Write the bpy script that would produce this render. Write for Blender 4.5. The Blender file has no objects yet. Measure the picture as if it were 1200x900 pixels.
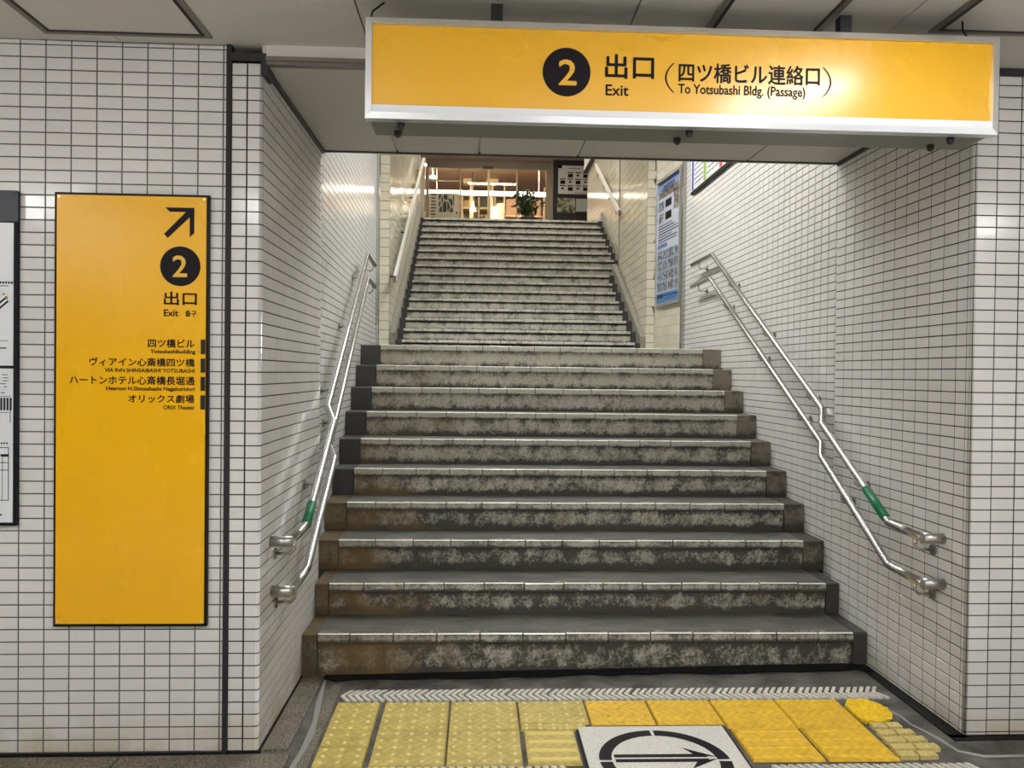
import bpy, math, random
from mathutils import Vector, Matrix
random.seed(7)
sc = bpy.context.scene
COL = sc.collection
# ------------------------------------------------------------------ camera
F, YAW, PIT, ROL, CAMH = 911.6, .0452, -.0133, .012, 1.52
_dir = Vector((math.sin(YAW), math.cos(YAW), 0))
_R = Vector((math.cos(YAW), -math.sin(YAW), 0))
_F = _dir*math.cos(PIT) + Vector((0, 0, 1))*math.sin(PIT)
_U = Vector((0, 0, 1))*math.cos(PIT) - _dir*math.sin(PIT)
_X = _R*math.cos(ROL) + _U*math.sin(ROL)
_Y = _U*math.cos(ROL) - _R*math.sin(ROL)
cam = bpy.data.cameras.new('camera')
cam.sensor_width = 36; cam.lens = F/1200*36; cam.clip_start = .05
co = bpy.data.objects.new('camera', cam); COL.objects.link(co)
M = Matrix.Identity(4)
for i, v in enumerate((_X, _Y, -_F)):
    for j in range(3): M[j][i] = v[j]
M[0][3], M[1][3], M[2][3] = 0, 0, CAMH
co.matrix_world = M
sc.camera = co
# ------------------------------------------------------------------ world, exposure
w = bpy.data.worlds.new('world'); sc.world = w; w.use_nodes = True
w.node_tree.nodes['Background'].inputs[0].default_value = (.55, .58, .62, 1)
w.node_tree.nodes['Background'].inputs[1].default_value = .3
sc.view_settings.view_transform = 'Standard'; sc.view_settings.look = 'None'
sc.view_settings.exposure = 0.9; sc.view_settings.gamma = 1
sc.view_settings.use_curve_mapping = False
HALL, STAIR, UPPER, SHOP = 17.0, 38.0, 19.0, 50.0      # strengths of the fixtures' diffusers; SHOP drives added lamps
# ------------------------------------------------------------------ materials
def lin(c): return tuple(((v/255+.055)/1.055)**2.4 if v > 10 else v/255/12.92 for v in c)
def mat(name, col=(.5, .5, .5), rough=.5, metal=0, emit=None, es=0, coat=0, spec=.5):
    m = bpy.data.materials.new(name); m.use_nodes = True
    b = m.node_tree.nodes['Principled BSDF']
    b.inputs['Base Color'].default_value = (*col, 1); b.inputs['Roughness'].default_value = rough
    b.inputs['Metallic'].default_value = metal; b.inputs['Specular IOR Level'].default_value = spec
    b.inputs['Coat Weight'].default_value = coat; b.inputs['Coat Roughness'].default_value = .08
    if emit: b.inputs['Emission Color'].default_value = (*emit, 1); b.inputs['Emission Strength'].default_value = es
    return m
class N:
    def __init__(s, m): s.t = m.node_tree; s.b = s.t.nodes['Principled BSDF']
    def n(s, ty, **k):
        x = s.t.nodes.new(ty)
        for a, v in k.items(): setattr(x, a, v)
        return x
    def l(s, a, b): s.t.links.new(a, b)
    def put(s, sock, v):
        if hasattr(v, 'is_output'): s.l(v, sock)
        else: sock.default_value = v
    def pos(s): return s.n('ShaderNodeNewGeometry').outputs['Position']
    def gen(s): return s.n('ShaderNodeTexCoord').outputs['Generated']
    def scale(s, v, sx, sy, sz):
        x = s.n('ShaderNodeVectorMath', operation='MULTIPLY'); s.l(v, x.inputs[0]); x.inputs[1].default_value = (sx, sy, sz); return x.outputs[0]
    def noise(s, v, sc_, det=4, ro=.6, dis=0):
        x = s.n('ShaderNodeTexNoise'); s.l(v, x.inputs['Vector']); x.inputs['Scale'].default_value = sc_
        x.inputs['Detail'].default_value = det; x.inputs['Roughness'].default_value = ro; x.inputs['Distortion'].default_value = dis
        return x.outputs['Fac']
    def vor(s, v, sc_, feat='F1'):
        x = s.n('ShaderNodeTexVoronoi', feature=feat); s.l(v, x.inputs['Vector']); x.inputs['Scale'].default_value = sc_; return x
    def ramp(s, f, a, b, ca=0., cb=1.):
        x = s.n('ShaderNodeMapRange'); x.clamp = True; s.l(f, x.inputs[0])
        for i, v in enumerate((a, b, ca, cb)): x.inputs[i+1].default_value = v
        return x.outputs[0]
    def math(s, op, a, b=0.):
        x = s.n('ShaderNodeMath', operation=op); s.put(x.inputs[0], a); s.put(x.inputs[1], b); return x.outputs[0]
    def mix(s, f, a, b, mode='MIX'):
        x = s.n('ShaderNodeMix', data_type='RGBA', blend_type=mode)
        s.put(x.inputs[0], f)
        for k, v in ((6, a), (7, b)):
            if hasattr(v, 'is_output'): s.l(v, x.inputs[k])
            else: x.inputs[k].default_value = (*v, 1)
        return x.outputs[2]
    def sep(s, v):
        x = s.n('ShaderNodeSeparateXYZ'); s.l(v, x.inputs[0]); return x.outputs
    def rnd(s):
        g = s.n('ShaderNodeNewGeometry'); o = s.n('ShaderNodeObjectInfo')
        return s.math('FRACT', s.math('ADD', g.outputs['Random Per Island'], o.outputs['Random']))
    def color(s, v): s.l(v, s.b.inputs['Base Color'])
    def rough(s, v): s.l(v, s.b.inputs['Roughness'])
    def bump(s, h, st=.3, d=.01):
        x = s.n('ShaderNodeBump'); s.l(h, x.inputs['Height']); x.inputs['Strength'].default_value = st; x.inputs['Distance'].default_value = d
        s.l(x.outputs[0], s.b.inputs['Normal'])

def tile_mat(name, c, var=.05, rough=.16, stain=True):
    m = mat(name, c, rough); t = N(m)
    r = t.rnd(); p = t.pos()
    f = t.ramp(r, 0, 1, 1-var, 1+var)
    warm = t.ramp(t.noise(t.scale(p, 1, 1, 1), 9, 2), .3, .7)
    col = t.mix(warm, tuple(v*.985 for v in c), (c[0]*1.01, c[1], c[2]*.97))
    cc = t.n('ShaderNodeVectorMath', operation='SCALE'); t.l(col, cc.inputs[0]); t.l(f, cc.inputs['Scale'])
    out = cc.outputs[0]
    if stain:
        z = t.sep(p)['Z'] if False else t.sep(p)[2]
        low = t.ramp(z, -.05, .14, 1, 0)
        s = t.math('MULTIPLY', low, t.ramp(t.noise(p, 5, 5), .35, .6))
        out = t.mix(t.math('MULTIPLY', s, .75), out, lin((176, 160, 112)))
        sp = t.ramp(t.noise(t.scale(p, 1, 1, 1.5), 26, 6, .7), .69, .76)
        out = t.mix(t.math('MULTIPLY', sp, t.ramp(z, 0, .7, .6, 0)), out, (.08, .07, .055))
    t.color(out)
    t.rough(t.ramp(t.noise(p, 30, 3), .3, .7, rough*.75, rough*1.3))
    t.bump(t.noise(p, 14, 2), .12, .004)
    return m
T_WHITE = tile_mat('white glazed tile', lin((213, 212, 211)), .035, .13)
T_CREAM = tile_mat('cream glazed tile', lin((216, 210, 192)), .05, .12, False)
def grout_mat(name, c):
    m = mat(name, c, .85); t = N(m); n = t.noise(t.pos(), 40, 4)
    t.color(t.mix(n, tuple(v*.7 for v in c), tuple(v*1.3 for v in c))); return m
G_BLACK = grout_mat('black grout', (.014, .013, .012)); G_GREY = grout_mat('grey grout', (.085, .08, .076))
G_BROWN = grout_mat('brown grout', (.10, .085, .06))
STEEL = mat('brushed stainless steel', (.53, .53, .52), .2, 1)
_t = N(STEEL); _n = _t.noise(_t.scale(_t.pos(), 1, 1, 1), 5, 2); _t.rough(_t.ramp(_n, .3, .7, .17, .26))
STEEL_M = mat('satin steel', (.46, .455, .44), .36, 1)
ALU = mat('aluminium frame', (.72, .73, .75), .32, .85)
ALU_W = mat('white painted bar', (.80, .79, .74), .35)
DARKM = mat('dark painted steel', (.018, .018, .02), .4)
BLACK = mat('black', (.007, .007, .008), .5, spec=.2)
RUBBER = mat('dark rubber strip', (.03, .029, .03), .6, spec=.2)
INK = mat('black print', (.009, .006, .009), .5, spec=.15)
GREYTAB = mat('dark grey print', (.02, .02, .024), .5, spec=.2)
def yellow(name, c):
    m = mat(name, c, .22, spec=.4); t = N(m); n = t.noise(t.scale(t.pos(), 1, 1, 1), 3, 3)
    t.color(t.mix(n, tuple(v*.99 for v in c), tuple(v*1.01 for v in c))); t.rough(t.ramp(n, .3, .7, .24, .32)); return m
Y_SIGN = yellow('yellow sign sheet', (.80, .42, .0))
Y_SIGN.node_tree.nodes['Principled BSDF'].inputs['Specular IOR Level'].default_value = 1.0
Y_PANEL = yellow('yellow wall panel', (.87, .45, .0))
CEIL = mat('painted ceiling board', lin((204, 201, 196)), .6); _t = N(CEIL)
_t.color(_t.mix(_t.noise(_t.pos(), 2.5, 3), lin((200, 197, 191)), lin((209, 206, 200))))
CEILJ = mat('ceiling joint', (.05, .047, .042), .8)
TRIMM = mat('grey aluminium trim', lin((118, 112, 103)), .4, .3)
SOFF = mat('soffit board', lin((186, 182, 170)), .55)
PLASTER = mat('concrete', (.25, .24, .22), .9)

def stone(name, light, dark, brownish=.0, dirt=.5):
    m = mat(name, light, .75); t = N(m); p = t.pos(); g = t.gen(); gz = t.sep(g)[2]; xyz = t.sep(p)
    fine = t.noise(p, 170, 3, .7); sp = t.ramp(fine, .38, .62)
    base = t.mix(sp, tuple(v*.62 for v in light), tuple(min(1, v*1.2) for v in light))
    big = t.noise(t.scale(p, 1, 1, .8), 9, 8, .78, .2)
    edge = t.math('ADD', t.ramp(gz, 0, .38, .30, 0), t.ramp(gz, .72, 1, 0, .16))
    low = t.ramp(xyz[2], .3, 1.9, .15, -.09) if brownish else t.ramp(xyz[2], 0, 1, -.03, -.03)  # lower steps darkened: thicker dirt, and their dimmer light put into the colour
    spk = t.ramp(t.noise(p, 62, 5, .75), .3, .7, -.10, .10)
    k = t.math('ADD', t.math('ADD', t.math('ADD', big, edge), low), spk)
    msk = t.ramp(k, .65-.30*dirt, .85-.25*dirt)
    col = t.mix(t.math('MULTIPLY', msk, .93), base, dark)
    if brownish:
        b = t.noise(p, 3.1, 3)
        xm = t.ramp(xyz[0], -.8, .15, .34, 0)
        bm = t.math('MULTIPLY', t.ramp(t.math('ADD', b, xm), .66, .82), t.ramp(xyz[2], .6, 1.2, 1, .35))
        col = t.mix(t.math('MULTIPLY', bm, brownish), col, lin((116, 92, 50)))
    t.color(col); t.bump(t.math('ADD', fine, t.math('MULTIPLY', big, 2)), .5, .004)
    t.rough(t.ramp(big, .3, .7, .85, .5))
    return m
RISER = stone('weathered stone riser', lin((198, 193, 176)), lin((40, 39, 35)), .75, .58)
NOSE = stone('ribbed nosing tile', lin((186, 184, 172)), lin((66, 64, 57)), .25, .22)
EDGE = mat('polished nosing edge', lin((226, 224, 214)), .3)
BLOCK = stone('stair end block', lin((134, 126, 110)), lin((56, 52, 45)), .5, .45)
UPR = stone('pale stone riser of the upper flight', lin((196, 192, 178)), lin((60, 57, 50)), 0, .70)
NOSE_U = stone('pale nosing tile of the upper flight', lin((208, 204, 192)), lin((80, 77, 68)), 0, .55)
def darkblock():
    m = mat('dark chequered stair end block', (.05, .05, .05), .7); t = N(m); p = t.pos()
    c = t.n('ShaderNodeTexChecker'); t.l(p, c.inputs['Vector']); c.inputs['Scale'].default_value = 95
    n = t.noise(p, 20, 5)
    t.color(t.mix(n, t.mix(c.outputs['Fac'], lin((58, 58, 56)), lin((82, 81, 78))), lin((48, 47, 44)))); t.bump(c.outputs['Fac'], .3, .002); return m
DBLOCK = darkblock()
def treadm():
    m = mat('worn dark tread', (.1, .1, .09), .55); t = N(m); p = t.pos()
    n = t.noise(t.scale(p, .35, 1, 1), 16, 6, .7); f = t.noise(p, 140, 2)
    c = t.mix(t.ramp(n, .35, .68), lin((66, 67, 63)), lin((118, 117, 110)))
    c = t.mix(t.ramp(f, .4, .7, 0, .4), c, lin((40, 40, 37)))
    t.color(c); t.rough(t.ramp(n, .3, .7, .42, .7)); t.bump(f, .2, .003); return m
TREAD = treadm()
def asphalt():
    m = mat('blackened mortar floor', (.04, .04, .04), .6); t = N(m); p = t.pos()
    n = t.noise(p, 7, 8, .75, .4); f = t.noise(p, 90, 4, .8)
    c = t.mix(t.ramp(n, .38, .68), lin((44, 43, 41)), lin((122, 119, 112)))
    c = t.mix(t.ramp(f, .60, .68, 0, .55), c, lin((150, 146, 134)))
    t.color(c); t.rough(t.ramp(n, .3, .7, .35, .8)); t.bump(t.math('ADD', n, f), .6, .008); return m
ASPH = asphalt()
def granite():
    m = mat('speckled granite slab', (.2, .2, .2), .6); t = N(m); p = t.pos()
    f = t.noise(p, 120, 4, .8); n = t.noise(p, 6, 5)
    c = t.mix(t.ramp(f, .42, .6), lin((70, 64, 54)), lin((150, 140, 122)))
    c = t.mix(t.ramp(n, .45, .7, 0, .55), c, lin((62, 58, 48))); t.color(c); t.bump(f, .35, .003); return m
GRAN = granite()
def tact(name, c, d, wear=.5):
    m = mat(name, c, .45); t = N(m); p = t.pos(); xyz = t.sep(p)
    # pressed chevron relief and worn dirt in it
    tri = t.math('PINGPONG', t.math('MULTIPLY', xyz[1], 1.0), .06)
    v = t.math('ADD', xyz[0], tri); fr = t.math('PINGPONG', v, .022)
    rel = t.ramp(fr, .006, .016)
    n = t.noise(p, 16, 6, .7); f = t.noise(p, 110, 3)
    col = t.mix(t.ramp(n, .35, .72, 0, wear), c, d)
    col = t.mix(t.math('MULTIPLY', rel, .22), col, tuple(v_*.7 for v_ in d))
    col = t.mix(t.ramp(f, .58, .74, 0, .4), col, tuple(v_*.5 for v_ in d))
    t.color(col); t.bump(rel, .35, .003); return m
TAC_OLD = tact('faded yellow paving', lin((214, 192, 100)), lin((160, 140, 72)), .85)
TAC_NEW = tact('bright yellow paving', lin((244, 198, 44)), lin((200, 156, 40)), .7)
DOME = mat('worn dome top', lin((226, 212, 140)), .4)
DOME_N = mat('yellow dome top', lin((222, 176, 44)), .45)
CHEV = stone('pale chevron paving', lin((216, 213, 202)), lin((128, 125, 114)), 0, -.05)
BARY = stone('pale yellow paving bar', lin((214, 194, 120)), lin((140, 124, 78)), 0, -.05)
PAINT = tact('spilt yellow paint', lin((250, 208, 24)), lin((214, 170, 20)), .5)
def terr():
    m = mat('white terrazzo plate', (.6, .6, .58), .4); t = N(m); p = t.pos()
    v = t.vor(p, 150); t.color(t.mix(t.ramp(v.outputs['Distance'], .1, .55), lin((240, 239, 235)), lin((208, 205, 198))))
    return m
TERR = terr()
SEAL = mat('grey sealant', lin((150, 150, 146)), .4)
GREEN = mat('green tape', lin((0, 112, 74)), .4)
def glassm():
    m = bpy.data.materials.new('window glass'); m.use_nodes = True; nt = m.node_tree
    nt.nodes.remove(nt.nodes['Principled BSDF']); o = nt.nodes['Material Output']
    tr = nt.nodes.new('ShaderNodeBsdfTransparent'); tr.inputs[0].default_value = (.93, .94, .92, 1)
    gl = nt.nodes.new('ShaderNodeBsdfGlossy'); gl.inputs['Roughness'].default_value = .03
    fr = nt.nodes.new('ShaderNodeFresnel'); fr.inputs[0].default_value = 1.5
    mx = nt.nodes.new('ShaderNodeMixShader')
    for a, b in ((fr.outputs[0], mx.inputs[0]), (tr.outputs[0], mx.inputs[1]), (gl.outputs[0], mx.inputs[2]), (mx.outputs[0], o.inputs[0])): nt.links.new(a, b)
    return m
GLASS = glassm()
def em(name, c, s): return mat(name, (.8, .8, .8), .5, emit=c, es=s)
E_HALL = em('hall light diffuser', (1, .995, .985), HALL)
E_SIGNL = em('sign light diffuser', (1, .99, .96), 44)
E_STAIR = em('stair light diffuser', (.99, 1, .97), STAIR)
E_UPPER = em('upper stair light diffuser', (1, .98, .90), UPPER)
E_SHOP = em('warm added light', (1, .82, .58), SHOP)  # glow of the added, unseen shop and entrance lamps
E_TUBE = em('bright tube', (1, .95, .84), 2.6)

# ------------------------------------------------------------------ mesh building
class MB:
    def __init__(s): s.v = []; s.f = []
    def add(s, vs, fs):
        k = len(s.v); s.v += [tuple(v) for v in vs]; s.f += [tuple(i+k for i in f) for f in fs]; return s
    def box(s, x0, x1, y0, y1, z0, z1, fn=None):
        vs = [(x, y, z) for z in (z0, z1) for y in (y0, y1) for x in (x0, x1)]
        if fn: vs = [fn(*v) for v in vs]
        return s.add(vs, [(0, 2, 3, 1), (4, 5, 7, 6), (0, 1, 5, 4), (2, 6, 7, 3), (0, 4, 6, 2), (1, 3, 7, 5)])
    def bbox(s, x0, x1, y0, y1, z0, z1, c=.004):      # box with its upper and front edges chamfered
        vs = [(x0, y0+c, z0), (x1, y0+c, z0), (x1, y1, z0), (x0, y1, z0),
              (x0, y0, z0+c), (x1, y0, z0+c), (x0, y0, z1-c), (x1, y0, z1-c), (x0, y0+c, z1), (x1, y0+c, z1), (x1, y1, z1), (x0, y1, z1)]
        return s.add(vs, [(3, 2, 1, 0), (0, 1, 5, 4), (4, 5, 7, 6), (6, 7, 9, 8), (8, 9, 10, 11), (2, 3, 11, 10), (0, 4, 6, 8, 11, 3), (1, 2, 10, 9, 7, 5)])
    def nosing(s, x0, x1, y0, y1, z0, z1, cy, cz):   # tile with a sloping polished front edge (face 2)
        vs = [(x0, y1, z0), (x1, y1, z0), (x0, y0, z0), (x1, y0, z0), (x0, y0, z1-cz), (x1, y0, z1-cz), (x0, y0+cy, z1), (x1, y0+cy, z1), (x0, y1, z1), (x1, y1, z1)]
        return s.add(vs, [(0, 1, 3, 2), (2, 3, 5, 4), (4, 5, 7, 6), (6, 7, 9, 8), (0, 8, 9, 1), (0, 2, 4, 6, 8), (1, 9, 7, 5, 3)])
    def prism(s, pts, d, fn=None):      # pts: list of 3d points (a planar loop), d: extrusion vector
        n = len(pts); d = Vector(d)
        vs = [Vector(p) for p in pts]; vs += [p+d for p in vs]
        fs = [tuple(range(n))[::-1], tuple(range(n, 2*n))]+[(i, (i+1) % n, n+(i+1) % n, n+i) for i in range(n)]
        return s.add(vs, fs)
    def tube(s, pts, r, n=12, cap=True):
        pts = [Vector(p) for p in pts]; rings = []; k = len(s.v); up = None
        for i, p in enumerate(pts):
            a = (p-pts[i-1]).normalized() if i else None; b = (pts[i+1]-p).normalized() if i < len(pts)-1 else None
            t = (a+b).normalized() if a and b else (a or b)
            if up is None: up = Vector((0, 0, 1)) if abs(t.z) < .9 else Vector((1, 0, 0))
            u = t.cross(up).normalized(); vv = u.cross(t).normalized(); up = vv
            q = 1/max(.5, t.dot(a)) if a and b else 1
            rr = r[i] if isinstance(r, (list, tuple)) else r
            for j in range(n):
                an = 2*math.pi*j/n; s.v.append(tuple(p+(u*math.cos(an)+vv*math.sin(an))*rr*(1 if not (a and b) else 1)))
        for i in range(len(pts)-1):
            for j in range(n): s.f.append((k+i*n+j, k+i*n+(j+1) % n, k+(i+1)*n+(j+1) % n, k+(i+1)*n+j))
        if cap: s.f.append(tuple(k+j for j in range(n))[::-1]); s.f.append(tuple(k+(len(pts)-1)*n+j for j in range(n)))
        return s
    def dome(s, x, y, z, r, h, n=8):
        k = len(s.v)
        for rr, hh in ((r, 0), (r*.8, h*.7), (r*.45, h)):
            for j in range(n): an = 2*math.pi*j/n; s.v.append((x+rr*math.cos(an), y+rr*math.sin(an), z+hh))
        for i in range(2):
            for j in range(n): s.f.append((k+i*n+j, k+i*n+(j+1) % n, k+(i+1)*n+(j+1) % n, k+(i+1)*n+j))
        s.f.append(tuple(k+2*n+j for j in range(n))); return s
    def mesh(s, name, base=(0, 0, 0)):
        m = bpy.data.meshes.new(name); b = base
        m.from_pydata([(v[0]-b[0], v[1]-b[1], v[2]-b[2]) for v in s.v], [], s.f); m.update(); return m
BASE = {}
def mobj(name, me, m, parent=None, smooth=False):
    if m and not me.materials: me.materials.append(m)
    if smooth:
        for p in me.polygons: p.use_smooth = len(p.vertices) == 4
    o = bpy.data.objects.new(name, me); COL.objects.link(o)
    if parent: o.parent = parent
    return o
def obj(name, mb, m, parent=None, smooth=False):
    b = BASE.get(parent.name, (0, 0, 0)) if parent else (0, 0, 0)
    o = mobj(name, mb.mesh(name, b), m, parent, smooth); BASE[o.name] = b
    if smooth == 'auto': pass
    return o
def tag(o, label=None, cat=None, group=None, kind=None):
    for k, v in (('label', label), ('category', cat), ('group', group), ('kind', kind)):
        if v: o[k] = v
    return o
def thing(name, label, cat, base=(0, 0, 0), group=None):
    o = bpy.data.objects.new(name, None); o.empty_display_size = .1; o.location = base; COL.objects.link(o); BASE[o.name] = tuple(base)
    return tag(o, label, cat, group)
def struct(name, mb, m): return tag(obj(name, mb, m), kind='structure')
def bx(*a, fn=None): return MB().box(*a, fn=fn)

def text(name, s, box, y, m, parent, bold=0., n=3):
    """lettering fitted into (x0, x1, z0, z1) on the plane at y, facing -y"""
    cu = bpy.data.curves.new('t', 'FONT'); cu.body = s; cu.size = 1; cu.resolution_u = n; cu.offset = 0
    to = bpy.data.objects.new('t', cu); COL.objects.link(to)
    dg = bpy.context.evaluated_depsgraph_get(); me = bpy.data.meshes.new_from_object(to.evaluated_get(dg))
    bpy.data.objects.remove(to); bpy.data.curves.remove(cu)
    if not me.vertices: return
    xs = [v.co.x for v in me.vertices]; ys = [v.co.y for v in me.vertices]
    ax, bx_, ay, by = min(xs), max(xs), min(ys), max(ys); b = BASE[parent.name]
    for v in me.vertices:
        X = box[0]+(v.co.x-ax)/(bx_-ax)*(box[1]-box[0]); Z = box[2]+(v.co.y-ay)/(by-ay)*(box[3]-box[2])
        v.co = (X-b[0], y-b[1], Z-b[2])
    k = 0.02*(box[3]-box[2])+bold*.012      # heavier strokes: shifted copies of the flat letters
    base_v = [tuple(v.co) for v in me.vertices]; base_f = [tuple(p.vertices) for p in me.polygons]; vv, ff = [], []
    for dx, dz in ((k, 0), (-k, 0), (0, k), (0, -k)):
        o_ = len(vv); vv += [(v[0]+dx, v[1]-.0001*(o_/max(1, len(base_v))), v[2]+dz) for v in base_v]; ff += [tuple(i+o_ for i in f) for f in base_f]
    bpy.data.meshes.remove(me); me = bpy.data.meshes.new(name); me.from_pydata(vv, [], ff); me.name = name
    return mobj(name, me, m, parent)
def disc(cx, cz, r, y, th=.001, n=48):
    return MB().prism([(cx+r*math.cos(2*math.pi*i/n), y, cz+r*math.sin(2*math.pi*i/n)) for i in range(n)][::-1], (0, th, 0))

def pix(x, y, z):
    v = Vector((x, y, z-CAMH)); d = v.dot(_F)
    if d < .1: return -999, -999, 0
    return 600+F*v.dot(_X)/d, 450-F*v.dot(_Y)/d, d
# ------------------------------------------------------------------ tiled walls
def step_z(y):
    if y < 4.022: return 0
    if y < 8.839: return min(10, int((y-4.022)/.2943)+1)*.175
    return 1.75+min(16, int((y-8.839)/.247)+1)*.141
TCACHE = {}
def tile_mesh(w, h, m, c=.0012, d=.0016):
    key = (round(w, 4), round(h, 4), m.name)
    if key not in TCACHE:
        a, b = w/2, h/2
        me = bpy.data.meshes.new('tile')
        me.from_pydata([(-a, 0, -b), (a, 0, -b), (a, 0, b), (-a, 0, b), (-a+c, -d, -b+c), (a-c, -d, -b+c), (a-c, -d, b-c), (-a+c, -d, b-c)], [],
                       [(4, 5, 6, 7), (0, 1, 5, 4), (1, 2, 6, 5), (2, 3, 7, 6), (3, 0, 4, 7)])
        me.materials.append(m); TCACHE[key] = me
    return TCACHE[key]
def tile_wall(name, p0, p1, z0, z1, pu, pv, u0, v0, tm, gm, nobj=300, floor_fn=None, thick=.10, gap=.0044, skip=None, jit=.0035, ztop=None, ends=(0, 0)):
    """wall from plan point p0 to p1, its room face to the right-hand side of (p1-p0) turned ... normal n = (dy,-dx)"""
    p0 = Vector(p0); p1 = Vector(p1); L = (p1-p0).length; u = (p1-p0)/L; n = Vector((u.y, -u.x))      # n faces the viewer
    def P(a, d, z): q = p0+u*a+n*d; return (q.x, q.y, z)
    zt = ztop or (lambda a: z1)
    mb = MB(); zz0, zz1 = zt(0), zt(L); e0, e1 = ends
    mb.add([P(-e0, 0, z0), P(L+e1, 0, z0), P(L+e1, -thick, z0), P(-e0, -thick, z0), P(-e0, 0, zz0), P(L+e1, 0, zz1), P(L+e1, -thick, zz1), P(-e0, -thick, zz0)],
           [(0, 1, 5, 4), (1, 2, 6, 5), (2, 3, 7, 6), (3, 0, 4, 7), (4, 5, 6, 7), (3, 2, 1, 0)])
    wall = struct(name, mb, gm)
    cells = []
    a = u0
    while a > 0: a -= pu
    while a < L:
        b = v0
        while b > z0: b -= pv
        while b < z1:
            A0, A1, B0, B1 = max(0, a)+gap/2, min(L, a+pu)-gap/2, max(z0, b)+gap/2, min(zt(a+pu/2), b+pv)-gap/2
            if A0 < 0+gap: A0 = 0.0005
            if A1-A0 > .006 and B1-B0 > .006:
                ac, bc = (A0+A1)/2, (B0+B1)/2; q = P(ac, 0, bc)
                if not (floor_fn and B1 < floor_fn(q[1])-.16) and not (skip and skip(q)):
                    px, py, d = pix(*q)
                    vis = -15 < px < 1215 and -15 < py < 915 and d > 0
                    cells.append((0 if vis else 1, d, A0, A1, B0, B1))
            b += pv
        a += pu
    cells.sort(key=lambda c: (c[0], c[1]))
    rot = math.atan2(u.y, u.x); rest = MB(); k = 0
    for vis, d, A0, A1, B0, B1 in cells:
        w_, h_ = A1-A0, B1-B0
        if k < nobj and not vis:
            o = bpy.data.objects.new('tile', tile_mesh(w_, h_, tm)); o.location = P((A0+A1)/2, 0, (B0+B1)/2)
            o.rotation_euler = (random.gauss(0, jit), 0, rot+random.gauss(0, jit)); o.parent = wall; COL.objects.link(o); k += 1
        else:
            c = .0012; j = [random.gauss(0, jit)*h_/2, random.gauss(0, jit)*w_/2]
            vs = [P(A0, 0, B0), P(A1, 0, B0), P(A1, 0, B1), P(A0, 0, B1)]
            vs += [P(aa, .0018+sa*j[1]*.4+sb*j[0]*.4, bb) for aa, bb, sa, sb in ((A0+c, B0+c, -1, -1), (A1-c, B0+c, 1, -1), (A1-c, B1-c, 1, 1), (A0+c, B1-c, -1, 1))]
            rest.add(vs, [(4, 5, 6, 7), (0, 1, 5, 4), (1, 2, 6, 5), (2, 3, 7, 6), (3, 0, 4, 7)])
    if rest.v: tag(obj('tiles', rest, tm, wall), kind='stuff')
    return wall
def corner_tiles(wall, cx, cy, sx, w_, ret, z0, z1, v0, pv, m, r=.014, gap=.0048):
    """rounded corner pieces: front arm of width w_ towards +sx, return arm into +y"""
    b = v0
    while b > z0: b -= pv
    pts = [(w_, 0), (r, 0)]+[(r-r*math.sin(t), r-r*math.cos(t)) for t in (math.pi/8, math.pi/4, 3*math.pi/8)]+[(0, r), (0, ret)]
    d = .0016
    inn = [(w_, d), (d+r*.3, d), (d, d+r*.3), (d, ret)]
    while b < z1:
        B0, B1 = max(z0, b)+gap/2, min(z1, b+pv)-gap/2
        if B1-B0 > .008:
            k = len(pts); vs = [(cx+sx*(p[0]-d), cy+p[1]-d, z) for z in (B0, B1) for p in pts]
            fs = [(i, i+1, k+i+1, k+i) if sx < 0 else (i+1, i, k+i, k+i+1) for i in range(k-1)]
            k2 = len(vs); vs += [(cx+sx*(p[0]-d), cy+p[1]-d, z) for z in (B0, B1) for p in inn]
            fs += [tuple(range(k))+tuple(k2+i for i in (3, 2, 1, 0)), tuple(range(k, 2*k))+tuple(k2+4+i for i in (3, 2, 1, 0))]
            me = MB(); me.add(vs, fs); o = obj('corner_tile', me, m, wall)
            for p_ in list(o.data.polygons)[1:5]: p_.use_smooth = True
        b += pv

ZJ = .0135
# front faces
wl = tile_wall('wall_left', (-3.4, 3.21), (-1.022, 3.21), -.045, 2.833, .1, .05, 2.364-.1, ZJ, T_WHITE, G_GREY, 300,
               skip=lambda q: (-1.67 < q[0] < -1.10 and .52 < q[2] < 2.19) or (-2.5 < q[0] < -1.86 and .93 < q[2] < 2.19), thick=.12)
wp = tile_wall('wall_left_pillar', (-1.002, 3.21), (-.942, 3.21), -.045, 2.765, .06, .05, 0, ZJ, T_WHITE, G_BLACK, 120, thick=.12, ends=(0, .056))
corner_tiles(wp, -.88, 3.21, -1, .0595, .03, -.045, 2.765, ZJ, .05, T_WHITE)
wr = tile_wall('wall_right', (2.193, 3.21), (4.6, 3.21), 0, 2.833, .1, .05, 0, ZJ, T_WHITE, G_BLACK, 240, thick=.12, ends=(.096, 0))
corner_tiles(wr, 2.093, 3.21, 1, .0975, .03, 0, 2.833, ZJ, .05, T_WHITE)
# side faces of the opening (near part), then the set-back stair walls
tile_wall('wall_left_return', (-.88, 3.24), (-.88, 4.41), -.045, 2.76, .1, .05, 0, ZJ, T_WHITE, G_BLACK, 300, floor_fn=step_z, thick=.09)
tile_wall('wall_right_return', (2.07, 4.41), (2.092, 3.24), 0, 2.76, .1, .05, 0, ZJ, T_WHITE, G_BLACK, 300, floor_fn=step_z, thick=.09)
tile_wall('wall_left_stair', (-.93, 4.36), (-1.03, 7.93), 0, 4.6, .1, .05, 0, ZJ-.01, T_WHITE, G_BLACK, 60, floor_fn=step_z)
tile_wall('wall_right_stair', (2.12, 7.93), (2.12, 4.36), 0, 4.6, .1, .05, 0, ZJ+.025, T_WHITE, G_BLACK, 300, floor_fn=step_z)
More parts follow.
